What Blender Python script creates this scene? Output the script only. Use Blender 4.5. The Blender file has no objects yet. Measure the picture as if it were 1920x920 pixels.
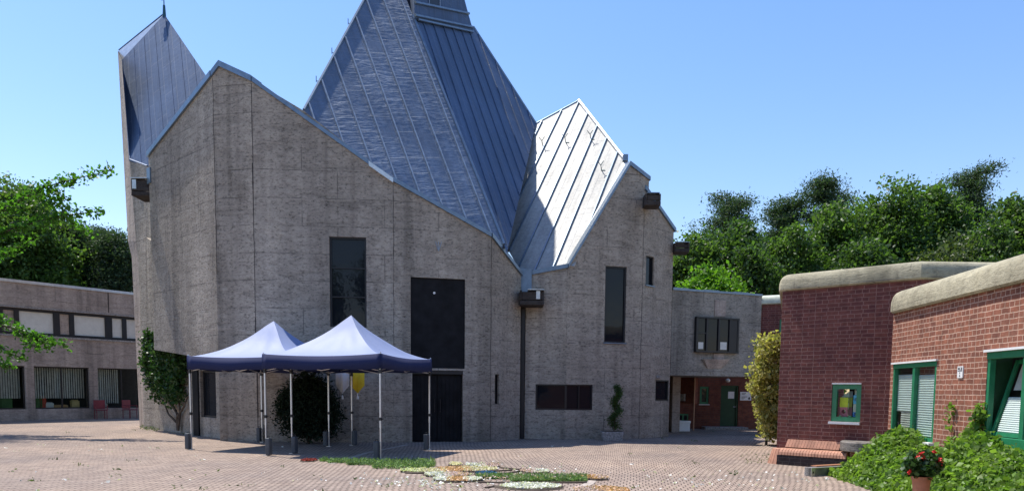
import bpy, bmesh, math, random
import numpy as np
from mathutils import Vector, Matrix, noise
from mathutils.geometry import tessellate_polygon
random.seed(7); RNG = np.random.default_rng(7)
sc = bpy.context.scene; COL = sc.collection

# ------------------------------------------------------------------ camera
F = 1400.0; CX = 960.0; CY = 845.1; CH = 1.6
ROT = Matrix.Rotation(math.radians(90 - 4.7), 3, 'X') @ Matrix.Rotation(0.0095, 3, 'Z')
CAM = Vector((0, 0, CH))
cd = bpy.data.cameras.new("camera"); cam = bpy.data.objects.new("camera", cd); COL.objects.link(cam)
cam.matrix_world = Matrix.Translation(CAM) @ ROT.to_4x4()
cd.sensor_width = 36; cd.sensor_fit = 'HORIZONTAL'; cd.lens = F / 1920 * 36
cd.shift_y = (CY - 460) / 1920; cd.clip_end = 3000; cd.clip_start = 0.05
sc.camera = cam

# ------------------------------------------------------------------ light
SUN_EL = math.radians(65); SH = Vector((-0.36, 0.285)).normalized()
SUN = Vector((SH.x * math.cos(SUN_EL), SH.y * math.cos(SUN_EL), math.sin(SUN_EL)))
w = bpy.data.worlds.new("World"); sc.world = w; w.use_nodes = True
nt = w.node_tree; nt.nodes.clear()
so = nt.nodes.new('ShaderNodeOutputWorld'); bg = nt.nodes.new('ShaderNodeBackground'); sk = nt.nodes.new('ShaderNodeTexSky')
sk.sky_type = 'NISHITA'; sk.sun_disc = False; sk.sun_elevation = SUN_EL
sk.sun_rotation = math.atan2(SUN.x, SUN.y); sk.air_density = 1.35; sk.dust_density = 0.35; sk.ozone_density = 4.0
bg.inputs['Strength'].default_value = 0.14
hs = nt.nodes.new('ShaderNodeHueSaturation'); hs.inputs['Saturation'].default_value = 1.18; nt.links.new(sk.outputs[0], hs.inputs['Color']); tn_ = nt.nodes.new('ShaderNodeMix'); tn_.data_type = 'RGBA'; tn_.blend_type = 'MULTIPLY'; tn_.inputs[0].default_value = 1; tn_.inputs[7].default_value = (1.09, .965, 1.03, 1); nt.links.new(hs.outputs[0], tn_.inputs[6]); nt.links.new(tn_.outputs[2], bg.inputs['Color']); nt.links.new(bg.outputs[0], so.inputs['Surface'])
sl = bpy.data.lights.new("sun", 'SUN'); sl.energy = 4.6; sl.angle = math.radians(0.5); sl.color = (1.0, 0.95, 0.87)
sun = bpy.data.objects.new("sun", sl); COL.objects.link(sun); sun.location = SUN * 60
sun.rotation_euler = SUN.to_track_quat('Z', 'Y').to_euler()
sc.view_settings.view_transform = 'Standard'; sc.view_settings.look = 'None'
sc.view_settings.exposure = 0.48; sc.view_settings.gamma = 1

# ------------------------------------------------------------------ picture to place
def ray(px, py): return ROT @ Vector(((px - CX) / F, (CY - py) / F, -1.0))
def gnd(px, py, z=0.0):
    d = ray(px, py); t = (z - CH) / d.z; return CAM + d * t
def dep(px, py, y):
    d = ray(px, py); return CAM + d * (y / d.y)
def pln(px, py, P, n):
    d = ray(px, py); return CAM + d * ((P - CAM).dot(n) / d.dot(n))
RT = ROT.transposed()
def zat(p, py):
    a = RT @ (Vector((p[0], p[1], 0)) - CAM); b = RT @ Vector((0, 0, 1)); v = (CY - py) / F
    return -(a.y + v * a.z) / (b.y + v * b.z)
def G(px, py): p = gnd(px, py); return Vector((p.x, p.y))
def D(px, d):      # plan point at distance d on the column px (about eye height)
    p = dep(px, 730 + .0095 * (px - 960), d); return Vector((p.x, p.y))

# ------------------------------------------------------------------ tagging
def tag(o, label=None, cat=None, group=None, kind=None):
    if label: o['label'] = label
    if cat: o['category'] = cat
    if group: o['group'] = group
    if kind: o['kind'] = kind
    return o
def empty(name, loc, label, cat, group=None):
    o = bpy.data.objects.new(name, None); COL.objects.link(o); o.location = loc
    o.empty_display_size = .3
    return tag(o, label, cat, group)
def base_of(p):
    while p is not None and p.parent is not None: p = p.parent
    return p.location.copy() if p is not None else Vector((0, 0, 0))

class MB:
    def __init__(s): s.v = []; s.f = []; s.uv = []; s.m = []
    def face(s, pts, uv=None, mi=0):
        i = len(s.v); s.v += [tuple(p) for p in pts]; s.f.append(tuple(range(i, i + len(pts))))
        s.uv.append(list(uv) if uv else None); s.m.append(mi)
    def hexa(s, b, t, mi=0):      # bottom and top loops of n points
        n = len(b)
        s.face(list(reversed(b)), mi=mi); s.face(t, mi=mi)
        for i in range(n):
            j = (i + 1) % n; s.face([b[i], b[j], t[j], t[i]], mi=mi)
    def box(s, c, sz, rz=0, mi=0, R=None):
        c = Vector(c); hx, hy, hz = sz[0] / 2, sz[1] / 2, sz[2] / 2
        M = R if R is not None else Matrix.Rotation(rz, 3, 'Z')
        P = [c + M @ Vector(q) for q in ((-hx, -hy, -hz), (hx, -hy, -hz), (hx, hy, -hz), (-hx, hy, -hz), (-hx, -hy, hz), (hx, -hy, hz), (hx, hy, hz), (-hx, hy, hz))]
        s.hexa(P[:4], P[4:], mi)
    def tube(s, p0, p1, r0, r1=None, n=8, mi=0, caps=True):
        p0 = Vector(p0); p1 = Vector(p1); r1 = r0 if r1 is None else r1
        d = (p1 - p0)
        if d.length < 1e-6: return
        q = d.to_track_quat('Z', 'Y'); a = []; b = []
        for k in range(n):
            t = 2 * math.pi * (k + .5) / n; o = Vector((math.cos(t), math.sin(t), 0))
            a.append(p0 + q @ (o * r0)); b.append(p1 + q @ (o * r1))
        for k in range(n):
            j = (k + 1) % n; s.face([a[k], a[j], b[j], b[k]], mi=mi)
        if caps: s.face(list(reversed(a)), mi=mi); s.face(b, mi=mi)
    def pipe(s, pts, r, n=6, mi=0, r1=None):
        k = len(pts) - 1
        for i in range(k):
            ra = r if r1 is None else r + (r1 - r) * i / k; rb = r if r1 is None else r + (r1 - r) * (i + 1) / k
            s.tube(pts[i], pts[i + 1], ra, rb, n, mi)
    def lathe(s, c, prof, n=20, mi=0):
        c = Vector(c)
        for (r0, z0), (r1, z1) in zip(prof, prof[1:]):
            for k in range(n):
                t0 = 2 * math.pi * k / n; t1 = 2 * math.pi * (k + 1) / n
                P = lambda r, z, t: c + Vector((r * math.cos(t), r * math.sin(t), z))
                s.face([P(r0, z0, t0), P(r0, z0, t1), P(r1, z1, t1), P(r1, z1, t0)], mi=mi)
    def slab(s, W, poly, holes=(), t=.4, off=0.0, mi=0):
        loops = [list(poly)] + [list(h) for h in holes]
        flat = [q for l in loops for q in l]
        tris = tessellate_polygon([[Vector((a, b, 0)) for a, b in l] for l in loops])
        for side in (0, 1):
            o = off if side == 0 else off - t
            for tr in tris:
                P = [W.pt(*flat[i], o) for i in tr]; uv = [flat[i] for i in tr]
                nn = (P[1] - P[0]).cross(P[2] - P[0])
                if (nn.dot(W.n) < 0) == (side == 0): P.reverse(); uv.reverse()
                s.face(P, uv, mi)
        for l in loops:
            for i in range(len(l)):
                a = l[i]; b = l[(i + 1) % len(l)]
                s.face([W.pt(*a, off), W.pt(*b, off), W.pt(*b, off - t), W.pt(*a, off - t)],
                       [(a[0] + a[1] * 0, a[1]), (b[0], b[1]), (b[0] + t, b[1]), (a[0] + t, a[1])] if abs(a[0] - b[0]) > .01 else
                       [(a[0], a[1]), (b[0], b[1]), (b[0] + t, b[1]), (a[0] + t, a[1])], mi)
    def wbox(s, W, s0, s1, z0, z1, o0, o1, mi=0):    # box in a wall's frame, from offset o0 (back) to o1 (front)
        P = lambda a, z, o: W.pt(a, z, o)
        b = [P(s0, z0, o0), P(s1, z0, o0), P(s1, z0, o1), P(s0, z0, o1)]
        t = [P(s0, z1, o0), P(s1, z1, o0), P(s1, z1, o1), P(s0, z1, o1)]
        i = len(s.f)
        s.hexa(b, t, mi)
        for k in range(i, len(s.f)):
            s.uv[k] = None
    def build(s, name, mat, parent=None, smooth=False, bevel=0, weld=True, fix=True):
        o0 = base_of(parent)
        me = bpy.data.meshes.new(name)
        V = np.array(s.v, dtype=np.float64).reshape(-1, 3) - np.array(o0)
        me.from_pydata(V.tolist(), [], s.f)
        uvl = me.uv_layers.new(name='UVMap')
        for p, uv in zip(me.polygons, s.uv):
            p.use_smooth = smooth
            if uv:
                for li, q in zip(p.loop_indices, uv): uvl.data[li].uv = q
            else:      # box-map in metres
                n = p.normal
                for li in p.loop_indices:
                    c = Vector(s.v[me.loops[li].vertex_index])
                    if abs(n.z) > .7: q = (c.x, c.y)
                    elif n.xy.length > 1e-6:
                        h = Vector((-n.y, n.x)).normalized(); q = (c.xy.dot(h), c.z)
                    else: q = (c.x, c.z)
                    uvl.data[li].uv = q
        ms = mat if isinstance(mat, (list, tuple)) else [mat]
        for m in ms: me.materials.append(m)
        if len(ms) > 1:
            for p, k in zip(me.polygons, s.m): p.material_index = k
        if weld or fix:
            bm = bmesh.new(); bm.from_mesh(me)
            if weld: bmesh.ops.remove_doubles(bm, verts=bm.verts, dist=1e-4)
            if fix: bmesh.ops.recalc_face_normals(bm, faces=bm.faces)
            bm.to_mesh(me); bm.free()
        o = bpy.data.objects.new(name, me); COL.objects.link(o)
        if parent is not None: o.parent = parent
        if bevel:
            md = o.modifiers.new('bevel', 'BEVEL'); md.width = bevel; md.segments = 2; md.limit_method = 'ANGLE'; md.angle_limit = math.radians(35)
        return o

class Wall:
    def __init__(s, a, b, flip=False):
        s.a = Vector(a[:2]); s.b = Vector(b[:2]); d = s.b - s.a; s.L = d.length; s.u = d / s.L
        n = Vector((s.u.y, -s.u.x))
        if n.dot(s.a) > 0 and not flip: n = -n
        s.n = Vector((n.x, n.y, 0))
    def pt(s, t, z, off=0.0):
        p = s.a + s.u * t; return Vector((p.x, p.y, z)) + s.n * off
    def hit(s, px, py, off=0.0):
        P = Vector((s.a.x, s.a.y, 0)) + s.n * off; h = pln(px, py, P, s.n); return ((h.xy - s.a).dot(s.u), h.z)
    def rect(s, x0, y0, x1, y1, off=0.0):
        ym = (y0 + y1) / 2; xm = (x0 + x1) / 2
        s0 = s.hit(x0, ym, off)[0]; s1 = s.hit(x1, ym, off)[0]; z1 = s.hit(xm, y0, off)[1]; z0 = s.hit(xm, y1, off)[1]
        return (s0, s1, z0, z1)
def rp(r): s0, s1, z0, z1 = r; return [(s0, z0), (s1, z0), (s1, z1), (s0, z1)]

# ------------------------------------------------------------------ materials
def mat(name):
    m = bpy.data.materials.new(name); m.use_nodes = True; n = m.node_tree.nodes; n.clear()
    o = n.new('ShaderNodeOutputMaterial'); b = n.new('ShaderNodeBsdfPrincipled'); m.node_tree.links.new(b.outputs[0], o.inputs[0])
    return m, m.node_tree, b
def N(t, typ, **k):
    n = t.nodes.new(typ)
    for a, v in k.items():
        if a.startswith('i_'):
            key = a[2:].replace('_', ' ')
            n.inputs[key].default_value = v
        else: setattr(n, a, v)
    return n
def ramp(t, fac, stops):
    r = t.nodes.new('ShaderNodeValToRGB'); e = r.color_ramp.elements
    while len(e) < len(stops): e.new(.5)
    for q, (p, c) in zip(e, stops): q.position = p; q.color = (c[0], c[1], c[2], 1) if hasattr(c, '__len__') else (c, c, c, 1)
    t.links.new(fac, r.inputs[0]); return r.outputs[0]
def mix(t, a, b, fac, mode='MIX'):
    m = t.nodes.new('ShaderNodeMix'); m.data_type = 'RGBA'; m.blend_type = mode
    for sock, v in ((m.inputs[0], fac), (m.inputs[6], a), (m.inputs[7], b)):
        if isinstance(v, bpy.types.NodeSocket): t.links.new(v, sock)
        else: sock.default_value = v if isinstance(v, (int, float)) else (v[0], v[1], v[2], 1)
    return m.outputs[2]
def coords(t, kind='Object', scale=(1, 1, 1), rot=(0, 0, 0)):
    c = t.nodes.new('ShaderNodeTexCoord'); m = t.nodes.new('ShaderNodeMapping')
    t.links.new(c.outputs[kind], m.inputs[0]); m.inputs['Scale'].default_value = scale; m.inputs['Rotation'].default_value = rot
    return m.outputs[0]
def nz(t, vec, scale, detail=4, rough=.6, dist=0):
    n = N(t, 'ShaderNodeTexNoise', i_Scale=scale, i_Detail=detail, i_Roughness=rough, i_Distortion=dist)
    t.links.new(vec, n.inputs['Vector']); return n.outputs['Fac']
def bump(t, b, h, strength=.5, dist=.02, prev=None):
    n = N(t, 'ShaderNodeBump', i_Strength=strength, i_Distance=dist); t.links.new(h, n.inputs['Height'])
    if prev: t.links.new(prev, n.inputs['Normal'])
    if b: t.links.new(n.outputs[0], b.inputs['Normal'])
    return n.outputs[0]
def plain(name, c, rough=.6, metal=0, var=.12, sc_=6, bmp=.1, spec=.5):
    m, t, b = mat(name); v = coords(t); f = nz(t, v, sc_, 5)
    lo = [x * (1 - var * 2) for x in c]; hi = [min(1, x * (1 + var)) for x in c]
    t.links.new(ramp(t, f, [(.3, lo), (.7, hi)]), b.inputs['Base Color'])
    b.inputs['Roughness'].default_value = rough; b.inputs['Metallic'].default_value = metal; b.inputs['Specular IOR Level'].default_value = spec
    if bmp: bump(t, b, nz(t, v, sc_ * 8, 3), bmp, .01)
    return m
def concrete(name, c, lay=.5, pit=1.0):
    m, t, b = mat(name); v = coords(t)
    big = nz(t, v, .35, 5, .6); lay_v = coords(t, scale=(.5, .5, 3.6)); la = nz(t, lay_v, 1.1, 7, .75, .8)
    stv = coords(t, scale=(2.4, 2.4, .10)); st = nz(t, stv, 1.2, 5, .65)
    fine = nz(t, coords(t, scale=(1, 1, 1.8)), 11, 5, .75); mid = nz(t, coords(t, scale=(1, 1, 2.4)), 2.6, 5, .75)
    col = ramp(t, big, [(.25, [x * .80 for x in c]), (.75, [x * 1.12 for x in c])])
    col = mix(t, col, ramp(t, la, [(.34, .40), (.46, .95), (.7, 1.10)]), lay, 'MULTIPLY')
    col = mix(t, col, ramp(t, st, [(.28, (.62, .60, .60)), (.5, 1.0), (.75, (1.12, 1.10, 1.06))]), .55, 'MULTIPLY')
    col = mix(t, col, ramp(t, fine, [(.36, .22), (.47, .90), (.7, 1.15)]), .75 * pit, 'MULTIPLY')
    col = mix(t, col, ramp(t, mid, [(.32, .62), (.6, 1.08)]), .6, 'MULTIPLY')
    bandv = nz(t, coords(t, scale=(.9, .9, .035)), 1.0, 4, .6)
    col = mix(t, col, ramp(t, bandv, [(.36, .62), (.43, .94), (.56, 1.0), (.64, 1.20)]), .85, 'MULTIPLY')
    fb = N(t, 'ShaderNodeTexBrick', offset=.43, squash=1); wv = coords(t, 'UV'); t.links.new(wv, fb.inputs['Vector'])
    fb.inputs['Scale'].default_value = 1; fb.inputs['Brick Width'].default_value = 2.35; fb.inputs['Row Height'].default_value = .78; fb.inputs['Mortar Size'].default_value = .022; fb.inputs['Mortar Smooth'].default_value = .8
    fm = mix(t, (0, 0, 0), ramp(t, nz(t, v, 1.6, 4, .7), [(.42, 0), (.6, .8)]), fb.outputs['Fac'])
    col = mix(t, col, (.12, .105, .09), fm)
    pat = nz(t, coords(t, scale=(1, 1, .5)), .9, 6, .7)
    col = mix(t, col, ramp(t, pat, [(.30, (.62, .60, .58)), (.45, 1.0), (.62, 1.0), (.72, (1.18, 1.14, 1.06))]), .6, 'MULTIPLY')
    t.links.new(col, b.inputs['Base Color']); b.inputs['Roughness'].default_value = .92; b.inputs['Specular IOR Level'].default_value = .2
    n1 = bump(t, None, la, .5, .05); n2 = bump(t, None, mid, .4, .03, n1); bump(t, b, fine, .9 * pit, .02, n2)
    return m
def brickmat(name, c1, c2, mortar, bw=.25, rh=.0835, ms=.007, rot=0, kind='UV', rough=.85, bstr=.7, patch=None):
    m, t, b = mat(name); v = coords(t, kind, rot=(0, 0, rot)); ob = coords(t)
    wob = N(t, 'ShaderNodeTexNoise', i_Scale=7.0, i_Detail=2.0); t.links.new(v, wob.inputs['Vector'])
    sub = N(t, 'ShaderNodeVectorMath', operation='SUBTRACT'); t.links.new(wob.outputs['Color'], sub.inputs[0]); sub.inputs[1].default_value = (.5, .5, .5)
    sca = N(t, 'ShaderNodeVectorMath', operation='SCALE'); t.links.new(sub.outputs[0], sca.inputs[0]); sca.inputs['Scale'].default_value = .022
    ad = N(t, 'ShaderNodeVectorMath', operation='ADD'); t.links.new(v, ad.inputs[0]); t.links.new(sca.outputs[0], ad.inputs[1]); v2 = ad.outputs[0]
    br = N(t, 'ShaderNodeTexBrick', offset=.5, squash=.55, squash_frequency=2)
    t.links.new(v2, br.inputs['Vector'])
    for k, q in (('Color1', c1), ('Color2', c2), ('Mortar', mortar)): br.inputs[k].default_value = (*q, 1)
    br.inputs['Scale'].default_value = 1; br.inputs['Mortar Size'].default_value = ms; br.inputs['Mortar Smooth'].default_value = .25
    br.inputs['Brick Width'].default_value = bw; br.inputs['Row Height'].default_value = rh; br.inputs['Bias'].default_value = -.1
    f1 = nz(t, ob, 6.0, 5, .7); f2 = nz(t, ob, 40, 4); f3 = nz(t, ob, .7, 4)
    col = mix(t, br.outputs['Color'], ramp(t, f1, [(.3, .55), (.7, 1.3)]), .75, 'MULTIPLY')
    col = mix(t, col, ramp(t, f3, [(.3, .82), (.7, 1.1)]), .7, 'MULTIPLY')
    if patch: col = mix(t, col, patch, ramp(t, nz(t, ob, 1.3, 6, .7), [(.55, 0), (.72, .55)]))
    t.links.new(col, b.inputs['Base Color']); b.inputs['Roughness'].default_value = rough; b.inputs['Specular IOR Level'].default_value = .25
    inv = N(t, 'ShaderNodeMath', operation='SUBTRACT'); inv.inputs[0].default_value = 1; t.links.new(br.outputs['Fac'], inv.inputs[1])
    n1 = bump(t, None, inv.outputs[0], bstr, .012); bump(t, b, f2, .35, .008, n1)
    return m
def zinc(name, base, metal=.85, rough=.42, ripple=.6, spots=.5):
    m, t, b = mat(name); v = coords(t, 'UV'); ob = coords(t)
    big = nz(t, ob, .5, 5); st = nz(t, coords(t, 'UV', scale=(5, .35, 1)), 1.0, 5, .7); sp = nz(t, ob, 9, 5, .75)
    col = ramp(t, big, [(.25, [x * .78 for x in base]), (.75, [x * 1.15 for x in base])])
    col = mix(t, col, ramp(t, st, [(.3, .72), (.7, 1.18)]), .7, 'MULTIPLY')
    col = mix(t, col, ramp(t, sp, [(.35, .7), (.6, 1.1)]), spots, 'MULTIPLY')
    # cross joints of the sheets
    br = N(t, 'ShaderNodeTexBrick', offset=.37, squash=1); t.links.new(coords(t, 'UV', rot=(0, 0, math.pi / 2)), br.inputs['Vector'])
    br.inputs['Scale'].default_value = 1; br.inputs['Mortar Size'].default_value = .012; br.inputs['Brick Width'].default_value = 1.55; br.inputs['Row Height'].default_value = .6
    br.inputs['Mortar Smooth'].default_value = .4
    col = mix(t, col, (.55, .56, .58), mix(t, (0, 0, 0), (.12, .12, .12), br.outputs['Fac']))
    t.links.new(col, b.inputs['Base Color']); b.inputs['Metallic'].default_value = metal
    t.links.new(ramp(t, sp, [(.2, rough - .06), (.8, rough + .12)]), b.inputs['Roughness'])
    rip = nz(t, coords(t, 'UV', scale=(1.6, 7, 1)), 1.1, 4, .55, .8)
    rm = N(t, 'ShaderNodeMath', operation='MULTIPLY'); t.links.new(rip, rm.inputs[0]); t.links.new(ramp(t, nz(t, ob, .55, 4, .65), [(.38, .12), (.62, 1.0)]), rm.inputs[1])
    n1 = bump(t, None, rm.outputs[0], ripple * 1.3, .05); bump(t, b, br.outputs['Fac'], .5, .02, n1)
    return m
def glassdark(name, c=(.012, .014, .018), rough=.04, wav=.25):
    m, t, b = mat(name); v = coords(t); b.inputs['Base Color'].default_value = (*c, 1); b.inputs['Roughness'].default_value = rough
    b.inputs['Specular IOR Level'].default_value = .24
    bump(t, b, nz(t, v, 3.0, 2), wav, .01); return m
def glassclear(name):
    m = bpy.data.materials.new(name); m.use_nodes = True; t = m.node_tree; t.nodes.clear()
    o = t.nodes.new('ShaderNodeOutputMaterial'); mx = t.nodes.new('ShaderNodeMixShader'); tr = t.nodes.new('ShaderNodeBsdfTransparent'); gl = t.nodes.new('ShaderNodeBsdfGlossy')
    lw_ = N(t, 'ShaderNodeLayerWeight', i_Blend=.5); fr = N(t, 'ShaderNodeMath', operation='POWER'); t.links.new(lw_.outputs['Facing'], fr.inputs[0]); fr.inputs[1].default_value = 5.0; tr.inputs[0].default_value = (.86, .9, .88, 1); gl.inputs['Roughness'].default_value = .02
    t.links.new(fr.outputs[0], mx.inputs[0]); t.links.new(tr.outputs[0], mx.inputs[1]); t.links.new(gl.outputs[0], mx.inputs[2]); t.links.new(mx.outputs[0], o.inputs[0])
    return m
def leafmat(name, c, c2, trans=.45, scale=1.2, rough=.45):
    m = bpy.data.materials.new(name); m.use_nodes = True; t = m.node_tree; t.nodes.clear()
    o = t.nodes.new('ShaderNodeOutputMaterial'); b = t.nodes.new('ShaderNodeBsdfPrincipled'); tl = t.nodes.new('ShaderNodeBsdfTranslucent'); mx = t.nodes.new('ShaderNodeMixShader')
    v = coords(t); f = nz(t, v, scale, 4); g = N(t, 'ShaderNodeTexWhiteNoise', noise_dimensions='1D')
    geo = t.nodes.new('ShaderNodeNewGeometry'); t.links.new(geo.outputs['Random Per Island'], g.inputs['W'])
    col = ramp(t, f, [(.3, c), (.7, c2)]); col = mix(t, col, ramp(t, g.outputs['Value'], [(0, .6), (1, 1.35)]), 1.0, 'MULTIPLY')
    t.links.new(col, b.inputs['Base Color']); b.inputs['Roughness'].default_value = rough; b.inputs['Specular IOR Level'].default_value = .35
    tc = mix(t, col, (1.25, 1.45, .6), 1.0, 'MULTIPLY'); t.links.new(tc, tl.inputs[0])
    mx.inputs[0].default_value = trans; t.links.new(b.outputs[0], mx.inputs[1]); t.links.new(tl.outputs[0], mx.inputs[2]); t.links.new(mx.outputs[0], o.inputs[0])
    return m

M = {}
M['concrete'] = concrete('church_concrete', (.45, .39, .32))
M['concrete_wing'] = concrete('wing_concrete', (.46, .385, .33), .3, .6)
M['concrete_link'] = concrete('link_concrete', (.38, .35, .30), .6, .9)
M['coping'] = concrete('coping_concrete', (.44, .40, .28), .05, .5)
M['cream'] = plain('cream_metal', (.55, .58, .46), .5)
M['brick_dark'] = brickmat('dark_brick', (.185, .065, .052), (.12, .042, .040), (.28, .155, .13), patch=(.21, .085, .07))
M['brick_red'] = brickmat('red_brick', (.30, .115, .070), (.20, .080, .055), (.54, .36, .27), bw=.22, rh=.0835, ms=.008, patch=(.34, .17, .11))
M['brick_passage'] = brickmat('passage_brick', (.22, .075, .045), (.16, .055, .04), (.12, .07, .055))
M['brick_black'] = brickmat('engineering_brick', (.05, .035, .035), (.035, .026, .028), (.09, .075, .07), bstr=.9)
M['rowlock'] = plain('rowlock_brick', (.46, .23, .15), .8, var=.18, sc_=5, bmp=.25)
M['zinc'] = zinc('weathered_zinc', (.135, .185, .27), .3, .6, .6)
M['zinc_dark'] = zinc('shaded_smooth_zinc', (.075, .12, .21), .25, .6, .2)  # darker zinc copy; shade of the right spire facet put into its colour
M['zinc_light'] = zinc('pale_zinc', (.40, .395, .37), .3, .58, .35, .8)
M['zinc_trim'] = plain('zinc_trim', (.20, .26, .33), .42, .7, .1)
M['zinc_seam'] = plain('zinc_seam', (.33, .38, .44), .5, .4, .15)
M['bright_trim'] = plain('bright_sheet_trim', (.68, .69, .68), .35, .6, .08)
M['black'] = plain('black_frame', (.012, .012, .014), .45)
M['black_panel'] = plain('patinated_black_panel', (.012, .012, .014), .7, 0, .3, 3, spec=.2)
M['glass'] = glassdark('dark_window_glass'); M['clear'] = glassclear('clear_window_glass')
M['green'] = plain('green_window_paint', (.02, .19, .085), .4, 0, .1)
M['green_door'] = plain('dark_green_door_paint', (.012, .06, .022), .5)
M['white'] = plain('white_paint', (.78, .78, .76), .5, 0, .05)
M['blind'] = plain('pale_blind', (.66, .66, .60), .7, 0, .05)
M['blind_white'] = plain('white_pleated_blind', (.74, .78, .76), .6, 0, .04)
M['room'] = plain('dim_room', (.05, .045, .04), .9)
M['spout'] = concrete('blackened_concrete', (.075, .065, .06), .3, .8)
M['alu'] = plain('aluminium_tube', (.62, .63, .65), .35, .8, .05)
M['weight'] = plain('grey_weight_sleeve', (.07, .08, .09), .6)
M['stone'] = plain('granite', (.33, .31, .29), .85, 0, .3, 18, .3)
M['bark'] = plain('bark', (.09, .065, .045), .9, 0, .3, 5, .5)
M['terracotta'] = plain('terracotta', (.45, .19, .10), .8)
M['bronze'] = plain('verdigris_bronze', (.03, .10, .12), .5, .5)
# ================================================================== GROUND
def ground_mat():
    m, t, b = mat('brick_pavers'); v0 = coords(t)
    wob = N(t, 'ShaderNodeTexNoise', i_Scale=.22, i_Detail=2.0); t.links.new(v0, wob.inputs['Vector'])
    sub = N(t, 'ShaderNodeVectorMath', operation='SUBTRACT'); t.links.new(wob.outputs['Color'], sub.inputs[0]); sub.inputs[1].default_value = (.5, .5, .5)
    sca = N(t, 'ShaderNodeVectorMath', operation='SCALE'); t.links.new(sub.outputs[0], sca.inputs[0]); sca.inputs['Scale'].default_value = .35
    mp = N(t, 'ShaderNodeMapping'); mp.inputs['Rotation'].default_value = (0, 0, math.radians(8))
    ad = N(t, 'ShaderNodeVectorMath', operation='ADD'); t.links.new(v0, ad.inputs[0]); t.links.new(sca.outputs[0], ad.inputs[1]); t.links.new(ad.outputs[0], mp.inputs[0])
    br = N(t, 'ShaderNodeTexBrick', offset=.5, squash=1); t.links.new(mp.outputs[0], br.inputs['Vector'])
    for k, q in (('Color1', (.385, .305, .25)), ('Color2', (.31, .24, .20)), ('Mortar', (.085, .068, .055))): br.inputs[k].default_value = (*q, 1)
    br.inputs['Scale'].default_value = 1; br.inputs['Brick Width'].default_value = .105; br.inputs['Row Height'].default_value = .21
    br.inputs['Mortar Size'].default_value = .010; br.inputs['Mortar Smooth'].default_value = .3
    f1 = nz(t, v0, .35, 5); f2 = nz(t, v0, 2.2, 6, .7); f3 = nz(t, v0, 30, 4); f4 = nz(t, v0, 11, 4, .7)
    col = mix(t, br.outputs['Color'], ramp(t, f1, [(.3, (.74, .75, .78)), (.7, (1.16, 1.11, 1.04))]), .9, 'MULTIPLY')
    col = mix(t, col, ramp(t, f2, [(.3, .70), (.65, 1.12)]), .55, 'MULTIPLY')
    col = mix(t, col, ramp(t, f4, [(.28, .4), (.42, 1.0)]), .6, 'MULTIPLY')
    t.links.new(col, b.inputs['Base Color']); b.inputs['Roughness'].default_value = .9; b.inputs['Specular IOR Level'].default_value = .2
    inv = N(t, 'ShaderNodeMath', operation='SUBTRACT'); inv.inputs[0].default_value = 1; t.links.new(br.outputs['Fac'], inv.inputs[1])
    n1 = bump(t, None, inv.outputs[0], .6, .01); bump(t, b, f3, .4, .01, n1)
    return m
M['pavers'] = ground_mat()
mb = MB(); mb.face([(-14.6, -40, 0.004), (60, -40, 0.004), (60, 60, 0.004), (-60, 60, 0.004), (-60, -40, 0.004)])
g = mb.build('paved_courtyard', M['pavers'], fix=False); tag(g, kind='structure')
mb = MB(); mb.face([(-900, -900, 0), (900, -900, 0), (900, 1400, 0), (-900, 1400, 0)])
gm = plain('meadow_grass', (.05, .08, .025), .95, 0, .2, .3)
g = mb.build('ground', gm, fix=False); tag(g, kind='structure')
# pale gutter line in the paving
def strip(pts, wd, z, name, m):
    mb = MB()
    for (a, b) in zip(pts, pts[1:]):
        a = Vector(a); b = Vector(b); n = (b - a).normalized(); n = Vector((-n.y, n.x)) * wd / 2
        mb.face([(*(a - n), z), (*(b - n), z), (*(b + n), z), (*(a + n), z)])
    return mb.build(name, m, fix=False)
JOINTS = 1
M['gutter'] = plain('pale_paving_stone', (.42, .36, .31), .9, 0, .2, 6)
tag(strip([G(620, 869), G(690, 848), G(765, 833)], .14, .008, 'paving_strip', M['gutter']), kind='structure')
tag(strip([G(1080, 920), G(1106, 905), G(1115, 895)], .16, .008, 'paving_strip', M['gutter']), kind='structure')

# ================================================================== CHURCH
T0 = G(262, 800); T1 = G(270, 802); R0 = G(290, 805); R1 = G(412, 822)
M0 = D(291, 25.3); M1 = G(413, 826); M2 = G(485, 828); M3 = G(738, 829); M4 = G(918, 827.5); M5 = G(974, 823)
N0 = G(983, 822); N1 = G(1060, 823.5); N2 = G(1197, 822); N3 = G(1253, 818)
church = empty('church', (M3.x, M3.y + 6, 0), 'large angular bare concrete church with steep folded zinc roofs behind the tents', 'church')

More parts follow.
